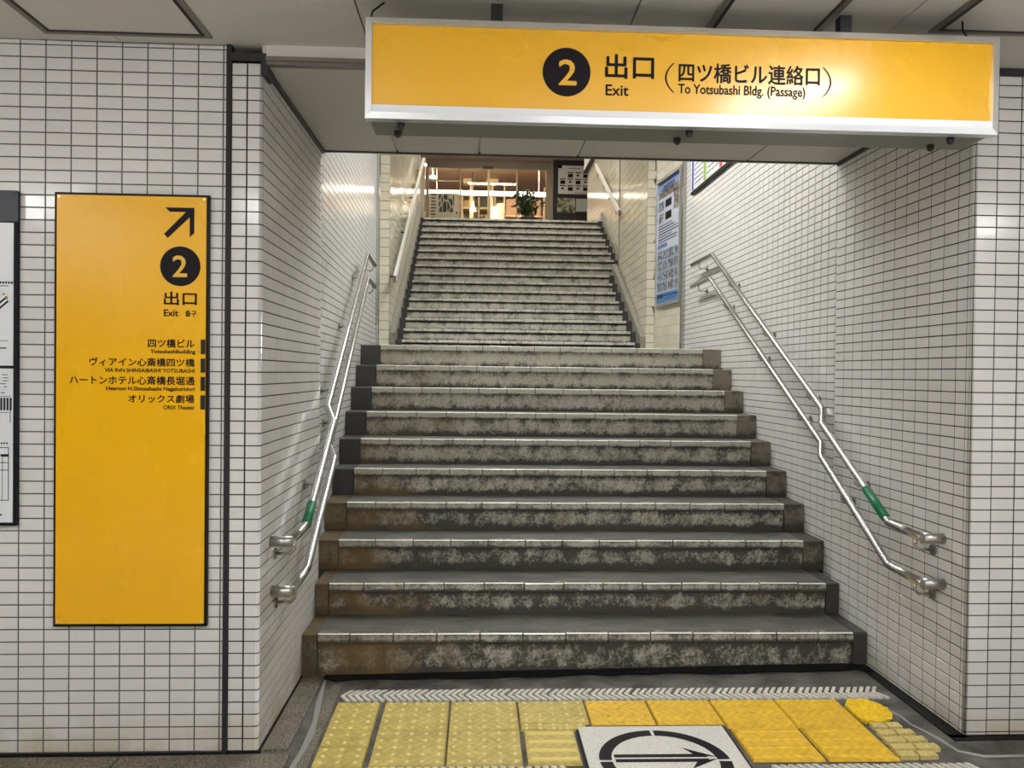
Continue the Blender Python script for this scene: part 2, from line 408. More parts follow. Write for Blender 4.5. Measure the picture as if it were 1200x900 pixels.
# landing and upper flight
CZ = .1036
tile_wall('wall_left_landing', (-1.04, 7.93), (-1.13, 8.85), 1.6, 5.2, .1, CZ, 0, 1.75, T_CREAM, G_BROWN, 0)
tile_wall('wall_right_landing', (2.027, 8.85), (2.12, 7.93), 1.6, 5.2, .1, CZ, 0, 1.75, T_CREAM, grout_mat('pale grout', (.42, .39, .31)), 0, gap=.004)
tile_wall('wall_left_pier', (-1.13, 8.85), (-1.0, 8.85), 1.6, 5.2, .13, CZ, 0, 1.79, T_CREAM, G_BROWN, 30, thick=.08)
tile_wall('wall_right_pier', (1.93, 8.85), (2.027, 8.85), 1.6, 5.2, .1, CZ, 0, 1.79, T_CREAM, G_BROWN, 30, thick=.08)
up_z = lambda y: 5.2+max(0, min(1, (y-8.9)/4.1))*1.9
tile_wall('wall_left_upper', (-1.0, 8.85), (-1.0, 13.2), 1.6, 7.1, .1, CZ, 0, 1.79, T_CREAM, G_BROWN, 0, floor_fn=step_z, ztop=lambda a: up_z(8.85+a))
tile_wall('wall_right_upper', (1.965, 10.8), (1.93, 8.85), 1.6, 7.1, .1, CZ, 0, 1.79, T_CREAM, G_BROWN, 120, floor_fn=step_z, ztop=lambda a: up_z(10.8-a))
tile_wall('wall_right_top', (2.05, 14.6), (2.05, 10.8), 1.6, 7.1, .1, CZ, 0, 1.83, T_CREAM, G_BROWN, 0, floor_fn=step_z, ztop=lambda a: up_z(14.6-a))
struct('trim_1', bx(1.95, 2.16, 10.79, 10.80, 1.6, 6.0), PLASTER)
struct('trim_2', bx(-1.022, -1.003, 3.200, 3.24, -.045, 2.833), RUBBER)
struct('trim_3', MB().box(-1.003, -.872, 3.198, 3.23, 2.768, 2.80).box(-.884, -.858, 3.196, 3.3, 2.715, 2.80), DARKM)
struct('trim_4', MB().box(-.878, -.862, 3.24, 4.40, 2.735, 2.756).box(2.052, 2.066, 3.24, 4.40, 2.735, 2.756), DARKM)
struct('trim_5', bx(2.095, 4.6, 3.20, 3.212, 2.80, 2.833), DARKM)
struct('wall_left_core', MB().box(-1.0, -.97, 3.33, 4.41, -.1, 2.9).box(-1.2, -1.1, 8.86, 8.9, 1.6, 5), PLASTER)
# ------------------------------------------------------------------ ceilings
ceil = struct('ceiling', bx(-6, 6, -6.2, 3.33, 2.842, 2.95), CEILJ)
xs = [-5.5, -4.48, -3.46, -2.45, -1.443, -.448, .56, 1.545, 2.55, 3.55, 4.55, 5.5]
HATCH = [(-1.70, -1.055, 2.50, 3.135), (.845, 1.285, 2.30, 2.935), (1.69, 2.35, 2.25, 2.885)]
for i in range(len(xs)-1):
    for j in range(5):
        y1 = 3.33-j*1.9; x0, x1, y0 = xs[i]+.003, xs[i+1]-.003, y1-1.895
        obj('ceiling_panel', bx(x0, x1, y0, y1, 2.833, 2.842), CEIL, ceil)
for k, (a, b, c, d) in enumerate(HATCH):
    lab = ['square ceiling access hatch above the tall yellow panel', 'narrow ceiling access hatch behind the middle of the hanging sign', 'ceiling access hatch near the loose wire at the hanging sign end'][k]
    h = thing('access_hatch', lab, 'hatch', ((a+b)/2, (c+d)/2, 2.833), 'ceiling access hatches')
    fr = MB()
    for (p, q, r_, s_) in ((a, b, d-.022, d), (a, b, c, c+.022), (a, a+.022, c+.022, d-.022), (b-.022, b, c+.022, d-.022)): fr.box(p, q, r_, s_, 2.825, 2.834)
    obj('outer_frame', fr, TRIMM, h)
    fr = MB()
    for (p, q, r_, s_) in ((a+.024, b-.024, d-.034, d-.026), (a+.024, b-.024, c+.026, c+.034), (a+.026, a+.034, c+.034, d-.034), (b-.034, b-.026, c+.034, d-.034)): fr.box(p, q, r_, s_, 2.822, 2.834)
    obj('inner_frame', fr, CEILJ, h)
    obj('panel', bx(a+.036, b-.036, c+.036, d-.036, 2.827, 2.834), CEIL, h)
beam = struct('ceiling_beam', MB().box(-.90, 2.16, 3.33, 4.42, 2.765, 4.9).box(-.88, 2.09, 3.20, 3.33, 2.765, 2.84), SOFF)
for a, b in ((-.88, -.462), (-.456, -.003), (.003, .552), (.558, 1.53), (1.536, 2.09)):
    obj('soffit_panel', bx(a+.002, b-.002, 3.23, 4.405, 2.755, 2.766), SOFF, beam)
obj('fascia', bx(-.862, 2.09, 3.195, 3.202, 2.785, 2.833), CEIL, beam)
obj('edge_trim', MB().box(-.862, 2.09, 3.185, 3.20, 2.768, 2.785).box(-.862, 2.09, 3.195, 3.225, 2.755, 2.768), TRIMM, beam)
struct('trim_6', bx(-.90, 2.11, 4.405, 4.425, 2.748, 2.80), DARKM)
struct('ceiling_stair', bx(-1.4, 2.4, 4.4, 8.95, 4.6, 4.75), CEIL)
struct('ceiling_landing', bx(-1.4, 2.4, 7.9, 9.0, 5.2, 5.3), CEIL)
struct('wall_transom', bx(-1.4, 2.4, 7.93, 8.0, 4.6, 5.3), CEIL)
struct('ceiling_slope', MB().prism([(-1.4, 8.9, 5.2), (-1.4, 13.0, 7.1), (-1.4, 15.0, 7.1), (-1.4, 15.0, 7.25), (-1.4, 13.0, 7.25), (-1.4, 8.9, 5.35)], (3.9, 0, 0)), CEIL)
# the hall the photograph is taken from
struct('wall_back', bx(-6, 6, -6.2, -6.1, -.1, 2.95), mat('hall end wall', lin((150, 147, 142)), .5))
struct('wall_hall_left', bx(-6.1, -6, -6.2, 3.33, -.1, 2.95), PLASTER)
struct('wall_hall_right', bx(6, 6.1, -6.2, 3.33, -.1, 2.95), PLASTER)
struct('wall_hall_left_front', bx(-6, -3.4, 3.21, 3.33, -.1, 2.9), mat('plain pale wall', lin((190, 188, 185)), .3))
struct('wall_hall_right_front', bx(4.6, 6, 3.21, 3.33, -.1, 2.9), mat('plain pale wall b', lin((190, 188, 185)), .3))
def light(name, x0, x1, y0, y1, z, m, label, group, slope=None, drop=.012, shear=0):
    t = thing(name, label, 'light', ((x0+x1)/2, (y0+y1)/2, z), group)
    f = (lambda X, Y, Z: (X+(Y-y0)*shear, Y, Z+(Y-y0)*(slope or 0)))
    obj('housing', bx(x0, x1, y0, y1, z, z+.05, fn=f), ALU_W, t); obj('diffuser', bx(x0+.02, x1-.02, y0+.02, y1-.02, z-drop, z, fn=f), m, t)
for i, (x, y) in enumerate(((-3.6, .3), (-1.2, .3), (-1.2, -2.2), (1.6, -2.2), (3.6, .3), (3.8, -2.2), (-3.8, -2.2), (1.0, .3))):
    light('ceiling_light', x-.62, x+.62, y-.11, y+.11, 2.785, E_HALL, ['flat hall light nearest the stairs at the map board end', 'flat hall light nearest the stairs in front of the yellow panel', 'flat hall light of the rear row in line with the yellow panel', 'flat hall light of the rear row in line with the hanging sign', 'flat hall light nearest the stairs past the plain tiled corner', 'flat hall light of the rear row past the plain tiled corner', 'flat hall light of the rear row at the map board end', 'flat hall light nearest the stairs in front of the hanging sign'][i], 'hall ceiling lights', drop=.06)
light('ceiling_light', 1.10, 1.24, 1.68, 2.10, 2.79, E_SIGNL, 'single short ceiling light facing the hanging sign', 'hall sign light', shear=1.0)
light('stair_light', .46, .70, 4.9, 7.7, 4.54, E_STAIR, 'long ceiling light over the lower flight of steps', 'stair lights')
light('upper_stair_light', .38, .62, 9.6, 12.2, 5.42, E_UPPER, 'long sloping ceiling light over the upper flight', 'stair lights', slope=.463)
light('top_landing_light', -.2, 1.2, 13.6, 13.85, 7.03, E_UPPER, 'ceiling light over the top landing', 'stair lights')
# ------------------------------------------------------------------ floor
def fz(x, y=0): return -.045+.015*(max(-1.2, min(2.2, x))+.88)
def fl(x, y, z): return (x, y, z+fz(x))
fb = MB()
for a, b in ((-6.1, -1.2), (-1.2, 2.2), (2.2, 6.1)):
    fb.box(a, b, -6.2, 4.3, -.2, -.006, fn=lambda x, y, z: (x, y, z+fz(x) if z > -.1 else z))
floor = struct('floor', fb, ASPH)
obj('hall_paving', MB().box(-6.1, 6.1, -6.1, 2.05, -.04, .02), mat('pale hall paving', lin((222, 219, 212)), .4), floor)
GX = [-.415, -.108, .205, .519, .811, 1.110, 1.415, 1.713]
def gy(x): return 3.666-.036*(x+.415)
def tac(x0, x1, r0, r1, kind, m, dm, wob=.004):
    t = MB(); g = .003
    fn = lambda x, y, z: (x, gy(x)+y, z+fz(x))
    # r0, r1: depths below the back line
    A0, A1, B0, B1 = x0+g, x1-g, -r1+g, -r0-g; c = .004; h = .006
    sh = random.uniform(-.0015, .0015)
    vs = [(A0, B0, -.004), (A1, B0, -.004), (A1, B1, -.004), (A0, B1, -.004), (A0+c, B0+c, h+sh), (A1-c, B0+c, h-sh), (A1-c, B1-c, h-sh), (A0+c, B1-c, h+sh)]
    t.add([fn(*v) for v in vs], [(4, 5, 6, 7), (0, 1, 5, 4), (1, 2, 6, 5), (2, 3, 7, 6), (3, 0, 4, 7)])
    o = obj('tactile_tile' if kind == 'dome' else 'guide_tile' if kind == 'bar' else 'floor_tile', t, m, floor)
    d = MB()
    if kind == 'dome':
        nx = max(2, round((x1-x0)/.0605)); ny = max(2, round((r1-r0)/.0605))
        for i in range(nx):
            for j in range(ny):
                x = x0+(i+.5)*(x1-x0)/nx; y = -r1+(j+.5)*(r1-r0)/ny
                d.dome(x, gy(x)+y, fz(x)+h-.001, .0105, .0055)
        tag(obj('domes', d, dm, o, smooth=True), kind='stuff')
    elif kind == 'bar':
        for j in range(4):
            y = -r1+(j+.5)*(r1-r0)/4; r_ = .013
            for u_, v_, q in ((x0+.012, x1-.012, 0),):
                d.add([fn(*v) for v in ((u_, y-r_, h-.001), (v_, y-r_, h-.001), (v_, y+r_, h-.001), (u_, y+r_, h-.001), (u_+.006, y-r_*.55, h+.005), (v_-.006, y-r_*.55, h+.005), (v_-.006, y+r_*.55, h+.005), (u_+.006, y+r_*.55, h+.005))],
                      [(4, 5, 6, 7), (0, 1, 5, 4), (1, 2, 6, 5), (2, 3, 7, 6), (3, 0, 4, 7)])
        obj('bars', d, dm, o)
    return o
# old dotted tiles
tac(-.64, -.432, 0, .30, 'dome', TAC_OLD, DOME); tac(-.64, -.432, .30, .44, 'dome', TAC_OLD, DOME); tac(-.64, -.432, .44, .60, 'dome', TAC_OLD, DOME)
for i in range(3):
    tac(GX[i], GX[i+1], 0, .30 if i < 2 else .24, 'dome', TAC_OLD, DOME)
    if i < 2: tac(GX[i], GX[i+1], .30, .60, 'dome', TAC_OLD, DOME)
tac(GX[2], GX[3]-.02, .24, .30, 'dome', TAC_OLD, DOME)
tac(.215, .440, .30, .595, 'bar', TAC_OLD, mat('yellow bar top', lin((222, 202, 110)), .4))
for i in range(3, 7):
    tac(GX[i], GX[i+1], 0, .262 if i < 5 else .285, 'dome', TAC_NEW, DOME_N)
tac(1.115, 1.413, .29, .58, 'bar', TAC_NEW, TAC_NEW); tac(1.42, 1.712, .29, .58, 'bar', TAC_NEW, TAC_NEW)
# more of the same paving towards the viewer, below the frame
for i in range(-1, 7):
    for r_ in (.76, 1.06):
        tac(GX[i] if i >= 0 else -.70, GX[i+1], r_, r_+.3, 'plain', GRAN, GRAN)
# chevron tiles
def chev(x0, x1, yb, yf, m=CHEV, n=6, half=False):
    t = MB(); g = .006; w_ = (x1-x0)/n; ym = (yb+yf)/2; s_ = (yb-yf)/2*.62
    for i in range(n):
        a = x0+i*w_+.005; b = a+w_*.58; z = .005
        for (q0, q1, y0_, y1_) in (((s_, 0, yb, ym), (0, s_, ym, yf)) if not half else ((0, s_*1.6, yb, yf),)):
            p4 = [(a+q0, y0_), (b+q0, y0_), (b+q1, y1_), (a+q1, y1_)]
            vs = [(x, y, fz(x)-.006) for x, y in p4]+[(x, y, fz(x)+z) for x, y in p4]
            t.add(vs, [(7, 6, 5, 4), (0, 1, 5, 4), (1, 2, 6, 5), (2, 3, 7, 6), (3, 0, 4, 7)])
    return obj('chevron_tile', t, m, floor)
x = -.645; k = 0
while x < 1.80:
    y_ = gy(x); chev(x+.003, x+.197, y_+.135, y_+.012, half=False); x += .2; k += 1
x = -.43
while x < 1.95:
    if not (.40 < x+.1 < 1.13): chev(x+.003, x+.197, gy(x)-.612, gy(x)-.745, half=True)
    x += .2
# bars at the broken right-hand end
for j, (a, b, y_) in enumerate(((1.738, 1.865, 3.30), (1.732, 1.885, 3.235), (1.725, 1.90, 3.17), (1.722, 1.915, 3.105), (1.715, 1.87, 3.045))):
    for q0, q1 in ((a, (a+b)/2-.004), ((a+b)/2+.004, b)):
        obj('paving_bar', MB().box(q0, q1, y_-.022, y_+.022, -.008, .012, fn=fl), BARY, floor)
# yellow paint lumps and sealant
pl = MB(); rr = random.Random(3)
out = []
for i in range(26):
    an = 2*math.pi*i/26; rx = .105*(1+rr.uniform(-.16, .16)); ry = .125*(1+rr.uniform(-.14, .14))
    out.append((1.80+rx*math.cos(an)*.9+.012*math.sin(an), 3.455+ry*math.sin(an)))
out = [(max(1.722, x), y) for x, y in out]
pl.prism([(x, y, fz(x)-.004) for x, y in out], (0, 0, .014))
for i in range(70):
    an = rr.uniform(0, 6.28); q = rr.uniform(.1, .95)**.6
    x, y = 1.80+.09*q*math.cos(an), 3.455+.115*q*math.sin(an)
    if x < 1.73: continue
    pl.dome(x, y, fz(x)+.009, rr.uniform(.006, .017), rr.uniform(.003, .009), 7)
obj('paint_patch', pl, PAINT, floor)
sl = MB(); pts = [(1.84, 3.60), (1.87, 3.53), (1.905, 3.47), (1.925, 3.40), (1.93, 3.33), (1.955, 3.25), (1.975, 3.17), (1.985, 3.08), (2.06, 3.03), (2.3, 3.03)]
sl.tube([(x+rr.uniform(-.004, .004), y, fz(x)-.003) for x, y in pts], [rr.uniform(.004, .008) for _ in pts], 6)
obj('sealant_bead', sl, SEAL, floor)
sl = MB(); pts = [(-.765, 3.95), (-.752, 3.80), (-.738, 3.65), (-.718, 3.5), (-.708, 3.35), (-.712, 3.22), (-.725, 3.08), (-.73, 2.8)]
sl.tube([(x+.012+rr.uniform(-.003, .003), y, fz(x)-.004) for x, y in pts], [.007, .012, .016, .013, .018, .013, .012, .01], 7)
obj('gutter_bead', sl, SEAL, floor)
# granite strips by the wall
for a, b, c, d in ((-.870, -.762, 3.226, 3.99), ):
    obj('granite_slab', MB().box(a, b, c, d, -.01, .004, fn=fl), GRAN, floor)
for a, b in ((-.745, -1.42), (-1.426, -2.3), (-2.306, -3.2), (-3.206, -4.2)):
    obj('granite_slab', MB().box(b, a, 2.72, 3.195, -.01, .002, fn=fl), GRAN, floor)
obj('granite_slab', MB().box(-.70, -.652, 2.7, 3.90, -.01, -.001, fn=fl), GRAN, floor)
sk = MB(); sk.box(-3.4, -.87, 3.197, 3.215, -.06, -.040).box(-.885, -.872, 3.2, 4.0, -.06, -.038); obj('wall_foot_gap', sk, BLACK, floor)
sk = MB().box(2.03, 2.10, 3.19, 4.02, -.02, -.0005); sk.box(2.03, 4.6, 3.17, 3.215, -.02, -.0005); obj('dark_mortar', sk, BLACK, floor)
sk = MB()
ly = [(-.76, 3.985)]+[(-.7+i*.1, 3.955+rr.uniform(-.02, .012)) for i in range(28)]+[(2.06, 3.9)]
sk.prism([(x, y, fz(x)-.005) for x, y in ly]+[(2.06, 4.03, 0), (-.76, 4.03, -.05)], (0, 0, .012)); obj('mortar_fillet', sk, BLACK, floor)
# direction mark
dm = thing('direction_mark', 'white floor plate with a black ringed arrow, set among the yellow tiles', 'floor sign', (.76, 3.1, -.02))
def q2(x, y, z): return (x, gy(x)-3.64+y, z+fz(x))
obj('rim', MB().box(.448, 1.098, 2.752, 3.378, -.008, .004, fn=q2), BLACK, dm)
obj('plate', MB().box(.458, 1.088, 2.762, 3.368, -.008, .0055, fn=q2), TERR, dm)
ring = MB(); n = 40; cx, cy = .768, 3.065; ro, ri = .262, .212
for seg in ((.60*math.pi*0+.03, math.pi/2-.03), (math.pi/2+.03, math.pi-.03), (math.pi+.03, 1.5*math.pi-.03), (1.5*math.pi+.03, 2*math.pi-.03)):
    an = [seg[0]+(seg[1]-seg[0])*i/14 for i in range(15)]
    lo = [(cx+ro*math.cos(t), cy+ro*math.sin(t)) for t in an]+[(cx+ri*math.cos(t), cy+ri*math.sin(t)) for t in an[::-1]]
    for i in range(14):
        a_, b_, c_, d_ = lo[i], lo[i+1], lo[-2-i], lo[-1-i]
        ring.add([q2(p[0], p[1], .0062) for p in (a_, b_, c_, d_)], [(0, 1, 2, 3)])
obj('ring', ring, INK, dm)
ar = MB()
for s_ in (1, -1):
    for poly in ([(.57, .006), (.945, .006), (.945, .032), (.57, .032)], [(.86, .03), (.985, .006), (.86, .085), (.893, .03)]):
        ar.add([q2(p[0], cy+.02+s_*p[1], .0062) for p in (poly if s_ > 0 else poly[::-1])], [tuple(range(len(poly)))])
obj('arrow', ar, INK, dm)
# ------------------------------------------------------------------ lower staircase
lo_st = thing('staircase', 'wide grimy stone staircase of ten steps rising from the yellow paving', 'stairs', (.6, 4.02, 0))
rs = random.Random(11)
for k in range(1, 11):
    y = 4.022+.2943*(k-1)-(.03 if k == 1 else .008 if k == 2 else 0); z = .175*k; yb = y+.2943+.06 if k < 10 else 8.86
    xl = -.875 if y < 4.38 else -.93-.028*(y-4.36)+.004; xr = 2.074 if y < 4.38 else 2.114
    xl2 = xl
    zb = z-.175-(.06 if k == 1 else .002)
    body = MB()
    yi = y+.02
    body.box(xl, xr, yi+.004, yb, zb, z)
    st = obj('step', body, TREAD, lo_st)
    nl = -.800-.0025*(k-1); nr = 1.998-.0045*(k-1)
    # nosing tiles
    x = nl; first = True; sh = rs.uniform(.12, .22)
    while x < nr-.02:
        w_ = sh if first else .222; first = False
        x1 = min(nr, x+w_)
        if nr-x1 < .03: x1 = nr
        dz = rs.uniform(-.0012, .0012); dy = rs.uniform(-.002, .002)
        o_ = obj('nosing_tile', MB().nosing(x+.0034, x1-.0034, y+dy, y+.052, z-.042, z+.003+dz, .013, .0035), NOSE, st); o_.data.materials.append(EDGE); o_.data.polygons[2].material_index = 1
        x = x1
    # riser stones
    x = nl; first = True
    while x < nr-.01:
        w_ = rs.uniform(.30, .75) if not first else rs.uniform(.2, .5); first = False
        x1 = min(nr, x+w_)
        if nr-x1 < .12: x1 = nr
        d_ = rs.uniform(-.002, .003)
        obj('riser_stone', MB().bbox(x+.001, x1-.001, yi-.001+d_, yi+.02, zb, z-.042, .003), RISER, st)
        x = x1
    # end blocks, flush with the nosing front
    bm_ = BLOCK if k < 5 else DBLOCK
    obj('end_block', MB().bbox(xl2, nl-.003, y+.004, yb-.004, zb, z+.001, .006), bm_, st)
    obj('end_block', MB().bbox(nr+.002, xr, y+.006, yb-.004, zb, z+.0015, .006), BLOCK if k > 2 else DBLOCK, st)
# ------------------------------------------------------------------ upper staircase
up_st = thing('staircase', 'narrower pale upper staircase climbing behind the landing to the glass doors', 'stairs', (.5, 8.84, 1.75))
for n_ in range(0, 16):
    y = 8.839+.247*n_; z = 1.75+.141*(n_+1); yb = y+.247+.02 if n_ < 15 else y+.6
    th = .007*.247*n_
    nl = -.857-th*1.0; nr = (1.804 if n_ < 8 else 1.958)-th
    wl_, wr_ = -.928, (1.866 if n_ < 8 else 1.998)
    st = obj('step', MB().box(wl_, wr_, y+.028, yb, z-.143, z), TREAD, up_st)
    x = nl; first = True
    while x < nr-.02:
        w_ = rs.uniform(.12, .24) if first else .24; first = False
        x1 = min(nr, x+w_)
        if nr-x1 < .03: x1 = nr
        obj('nosing_tile', MB().bbox(x+.0045, x1-.0045, y+rs.uniform(-.002, .002), y+.05, z-.036, z+.002, .006), NOSE_U, st)
        x = x1
    x = nl
    while x < nr-.01:
        x1 = min(nr, x+rs.uniform(.4, .8))
        if nr-x1 < .12: x1 = nr
        obj('riser_stone', MB().bbox(x+.0025, x1-.0025, y+.026, y+.04, z-.140, z-.048, .002), UPR, st)
        x = x1
    obj('joint', bx(nl, nr, y+.024, y+.045, z-.048, z-.036), BLACK, st)  # black strip for the joint, with the shadow under the nosing painted in
    obj('end_block', MB().bbox(nl-.07, nl-.003, y+.01, yb, z-.145, z-.004, .004), DBLOCK, st)
    obj('end_block', MB().bbox(nr+.003, nr+.06, y+.01, yb, z-.145, z-.004, .004), DBLOCK, st)
for lab, a, b, y0, y1 in (('sloping stone skirting along the stair wall by the picture board', -.995, -.93, 8.86, 13.1), ('sloping stone skirting along the stair wall below the short handrail', 1.868, 1.93, 8.86, 10.79), ('sloping stone skirting at the stair top below the pale handrail end', 2.0, 2.045, 10.82, 12.75)):
    t = MB(); s_ = .141/.247; f0 = 1.75+.141+(y0-8.839)*s_+.01; f1 = 1.75+.141+(y1-8.839)*s_+.01
    t.prism([(a, y0, f0-.4), (a, y0, f0+.05), (a, y1, f1+.05), (a, y1, f1-.4)], (b-a, 0, 0))
    o = tag(obj('stair_skirting', t, stone('skirting stone', lin((150, 146, 134)), lin((92, 88, 78)), 0, .2), None), lab, 'skirting')
struct('floor_landing', bx(-1.1, 2.2, 12.7, 24, 3.8, 4.006), mat('top landing paving', lin((140, 132, 120)), .5))
# ------------------------------------------------------------------ posts
for x, y, lab in ((-1.026, 7.90, 'slim stainless corner post at the landing beside the pale narrow pier'), (2.113, 7.90, 'slim stainless corner post at the landing beside the blue poster')):
    t = MB().bbox(x-.028, x+.028, y-.02, y+.05, 1.75, 4.6, .006)
    tag(obj('corner_post', t, STEEL), lab, 'post')
# ------------------------------------------------------------------ handrails, lower flight
def wallx(side, y):
    if side > 0: return (2.093-.019*(y-3.21)) if y < 4.42 else 2.12
    return -.88 if y < 4.40 else -.93-.028*(y-4.36)
def rail(side, p, label, tape=None, brackets=()):
    """p: (y,z) of corner, bend, kink low, kink high, top, end; the pipe runs .085 off the wall"""
    off = .088
    P3 = []
    for i, (y, z) in enumerate(p):
        xx = wallx(side, 3.4 if i < 3 else max(y, 4.45)) - side*off
        P3.append((xx, y, z))
    y0, z0 = p[0]; wx = wallx(side, y0)
    h = thing('handrail', label, 'handrail', (wx, y0, 0))
    # rounded bends
    def rounded(pts, r=.025, n=3):
        out = [Vector(pts[0])]
        for i in range(1, len(pts)-1):
            a, b, c = (Vector(q) for q in pts[i-1:i+2]); d1 = (a-b); d2 = (c-b); r1 = min(r, d1.length/2.2, d2.length/2.2)
            s, e = b+d1.normalized()*r1, b+d2.normalized()*r1
            for j in range(n+1): t_ = j/n; out.append(s*(1-t_)**2+b*2*t_*(1-t_)+e*t_**2)
        out.append(Vector(pts[-1])); return out
    o = obj('pipe', MB().tube(rounded(P3, .008, 2), .0195, 16), STEEL, h, smooth=True)
    if True:
        stub = MB().tube([(P3[0][0]-side*.01, y0, z0), (wx, y0, z0)], .0245, 16); obj('wall_end', stub, STEEL_M, h, smooth=True)
    for ya in brackets:
        # point on the pipe at this y
        for a, b in zip(P3[:-1], P3[1:]):
            if a[1] <= ya <= b[1]:
                t_ = (ya-a[1])/(b[1]-a[1]); q = Vector(a).lerp(Vector(b), t_); wx2 = wallx(side, ya)
                arm = MB().tube([(q.x, q.y, q.z-.012), (q.x, q.y, q.z-.05), (q.x+side*.02, q.y, q.z-.068), (wx2, q.y, q.z-.068)], .0075, 8)
                bo = obj('bracket', arm, STEEL, h, smooth=True)
                fl_ = MB().tube([(wx2-side*.0095, q.y, q.z-.068), (wx2-side*.003, q.y, q.z-.068)], .026, 14)
                obj('flange', fl_, STEEL, bo); break
    if tape:
        a, b = Vector(P3[1]), Vector(P3[2])
        q0, q1 = a.lerp(b, (tape[0]-a.y)/(b.y-a.y)), a.lerp(b, (tape[1]-a.y)/(b.y-a.y))
        tg = tag(obj('tape_sleeve', MB().tube([q0, q1], .0225, 16), GREEN, h, smooth=True), 'green tape')
    return h
rail(1, [(3.375, .807), (3.672, .820), (4.42, 1.249), (4.483, 1.333), (6.687, 2.578), (7.328, 2.574)], 'upper stainless handrail with green tape on the wall farther from the yellow panel', (3.70, 3.90), (3.44, 4.015, 4.70, 5.45, 6.22, 7.1))
rail(1, [(3.368, .606), (3.665, .615), (4.424, 1.060), (4.493, 1.134), (6.735, 2.372), (7.326, 2.367)], 'lower stainless handrail without tape under the taped rail beside the colourful wall sign', None, (3.44, 4.16, 4.83, 5.54, 6.34, 7.1))
rail(-1, [(3.38, .785), (3.68, .800), (4.35, 1.24), (4.45, 1.318), (6.35, 2.47), (6.95, 2.465)], 'upper stainless handrail with green tape on the wall around the corner from the yellow panel', (3.675, 3.80), (3.44, 4.0, 4.7, 5.4, 6.1, 6.8))
rail(-1, [(3.403, .564), (3.697, .588), (4.386, 1.036), (4.52, 1.095), (6.40, 2.28), (6.95, 2.275)], 'lower stainless handrail without tape around the corner from the yellow panel', None, (3.46, 4.1, 4.8, 5.5, 6.2, 6.8))
def flat_rail(x, p0, p1, side, label):
    h = thing('handrail', label, 'handrail', (x, p0[0], 0))
    a, b = p0, p1; t = MB()
    t.prism([(x-.016, a[0], a[1]-.034), (x-.016, a[0], a[1]+.034), (x-.016, b[0], b[1]+.034), (x-.016, b[0], b[1]-.034)], (.032, 0, 0))
    obj('rail_bar', t, ALU_W, h)
    obj('end_cap', bx(x-.018, x+.018, a[0]-.012, a[0], a[1]-.042, a[1]+.036), TRIMM, h)
    for i in range(4):
        y = a[0]+.25+(b[0]-a[0]-.5)*i/3; z = a[1]+(y-a[0])*(b[1]-a[1])/(b[0]-a[0])
        obj('bracket', MB().tube([(x, y, z-.03), (x, y, z-.09), (x+side*.09, y, z-.09)], .01, 8), DARKM, h)
flat_rail(-.915, (8.62, 2.545), (12.9, 5.02), -1, 'flat pale handrail on the wall by the picture board, upper flight')
flat_rail(1.89, (10.42, 3.70), (12.62, 4.92), 1, 'flat pale handrail on the wall by the dark notice case, upper flight')
# ------------------------------------------------------------------ overhead sign
hs = thing('hanging_sign', 'long yellow hanging exit sign in a silver frame', 'sign', (.72, 2.79, 2.38))
ZB, ZT, XL, XR = 2.388, 2.732, -.393, 1.838
obj('case', bx(XL+.012, XR-.012, 2.725, 2.895, ZB+.004, ZT-.004), mat('grey sign case', lin((120, 118, 108)), .4, .2), hs)
def framebars(x0, x1, z0, z1, yf, yb, ins, insb, part):
    d = .012
    o_ = [(x0, z0), (x1, z0), (x1, z1), (x0, z1)]; i_ = [(x0+ins, z0+insb), (x1-ins, z0+insb), (x1-ins, z1-ins), (x0+ins, z1-ins)]
    for k in range(4):
        a, b, c, e = o_[k], o_[(k+1) % 4], i_[(k+1) % 4], i_[k]
        vs = [(a[0], yb, a[1]), (b[0], yb, b[1]), (c[0], yb, c[1]), (e[0], yb, e[1]), (a[0], yf+.004, a[1]), (b[0], yf+.004, b[1]), (c[0], yf, c[1]), (e[0], yf, e[1])]
        obj(part, MB().add(vs, [(4, 5, 6, 7), (0, 1, 5, 4), (3, 2, 6, 7), (1, 2, 6, 5), (0, 3, 7, 4), (0, 3, 2, 1)]), ALU, hs)
framebars(XL, XR, ZB, ZT, 2.688, 2.73, .022, .022, 'frame_bar')
obj('face', bx(XL+.02, XR-.02, 2.7, 2.72, ZB+.05, ZT-.02), Y_SIGN, hs)
obj('white_ledge', bx(XL+.02, XR-.02, 2.694, 2.72, ZB+.021, ZB+.048), mat('white ledge', (.75, .76, .80), .3), hs)
YS = 2.6992
nb = obj('number_badge', disc(.2985, 2.567, .0835, 2.698, .002), INK, hs)
Y_TXT = mat('yellow print', (.80, .45, .03), .4)
text('numeral', '2', (.272, .332, 2.523, 2.608), 2.6972, Y_TXT, nb, .03)
for s_, b_, bo in (('出口', (.434, .603, 2.551, 2.633), .018), ('Exit', (.436, .515, 2.491, 2.528), .03), ('四ツ橋ビル連絡口', (.692, 1.192, 2.545, 2.612), .010), ('To Yotsubashi Bldg. (Passage)', (.691, 1.141, 2.495, 2.538), .016)):
    text('lettering', s_, b_, YS, INK, hs, bo)
def paren(cx, cz, h, dirn):
    m_ = MB(); pts = []
    for i in range(13):
        a = (i/12-.5)*2; o_ = .028*(a*a)*dirn
        pts.append((cx+o_, cz+a*h/2))
    for (a, b) in zip(pts[:-1], pts[1:]):
        m_.add([(a[0]-.003, YS, a[1]), (a[0]+.003, YS, a[1]), (b[0]+.003, YS, b[1]), (b[0]-.003, YS, b[1])], [(0, 1, 2, 3)])
    obj('lettering', m_, INK, hs)
paren(.646, 2.5585, .102, 1); paren(1.232, 2.5585, .104, -1)
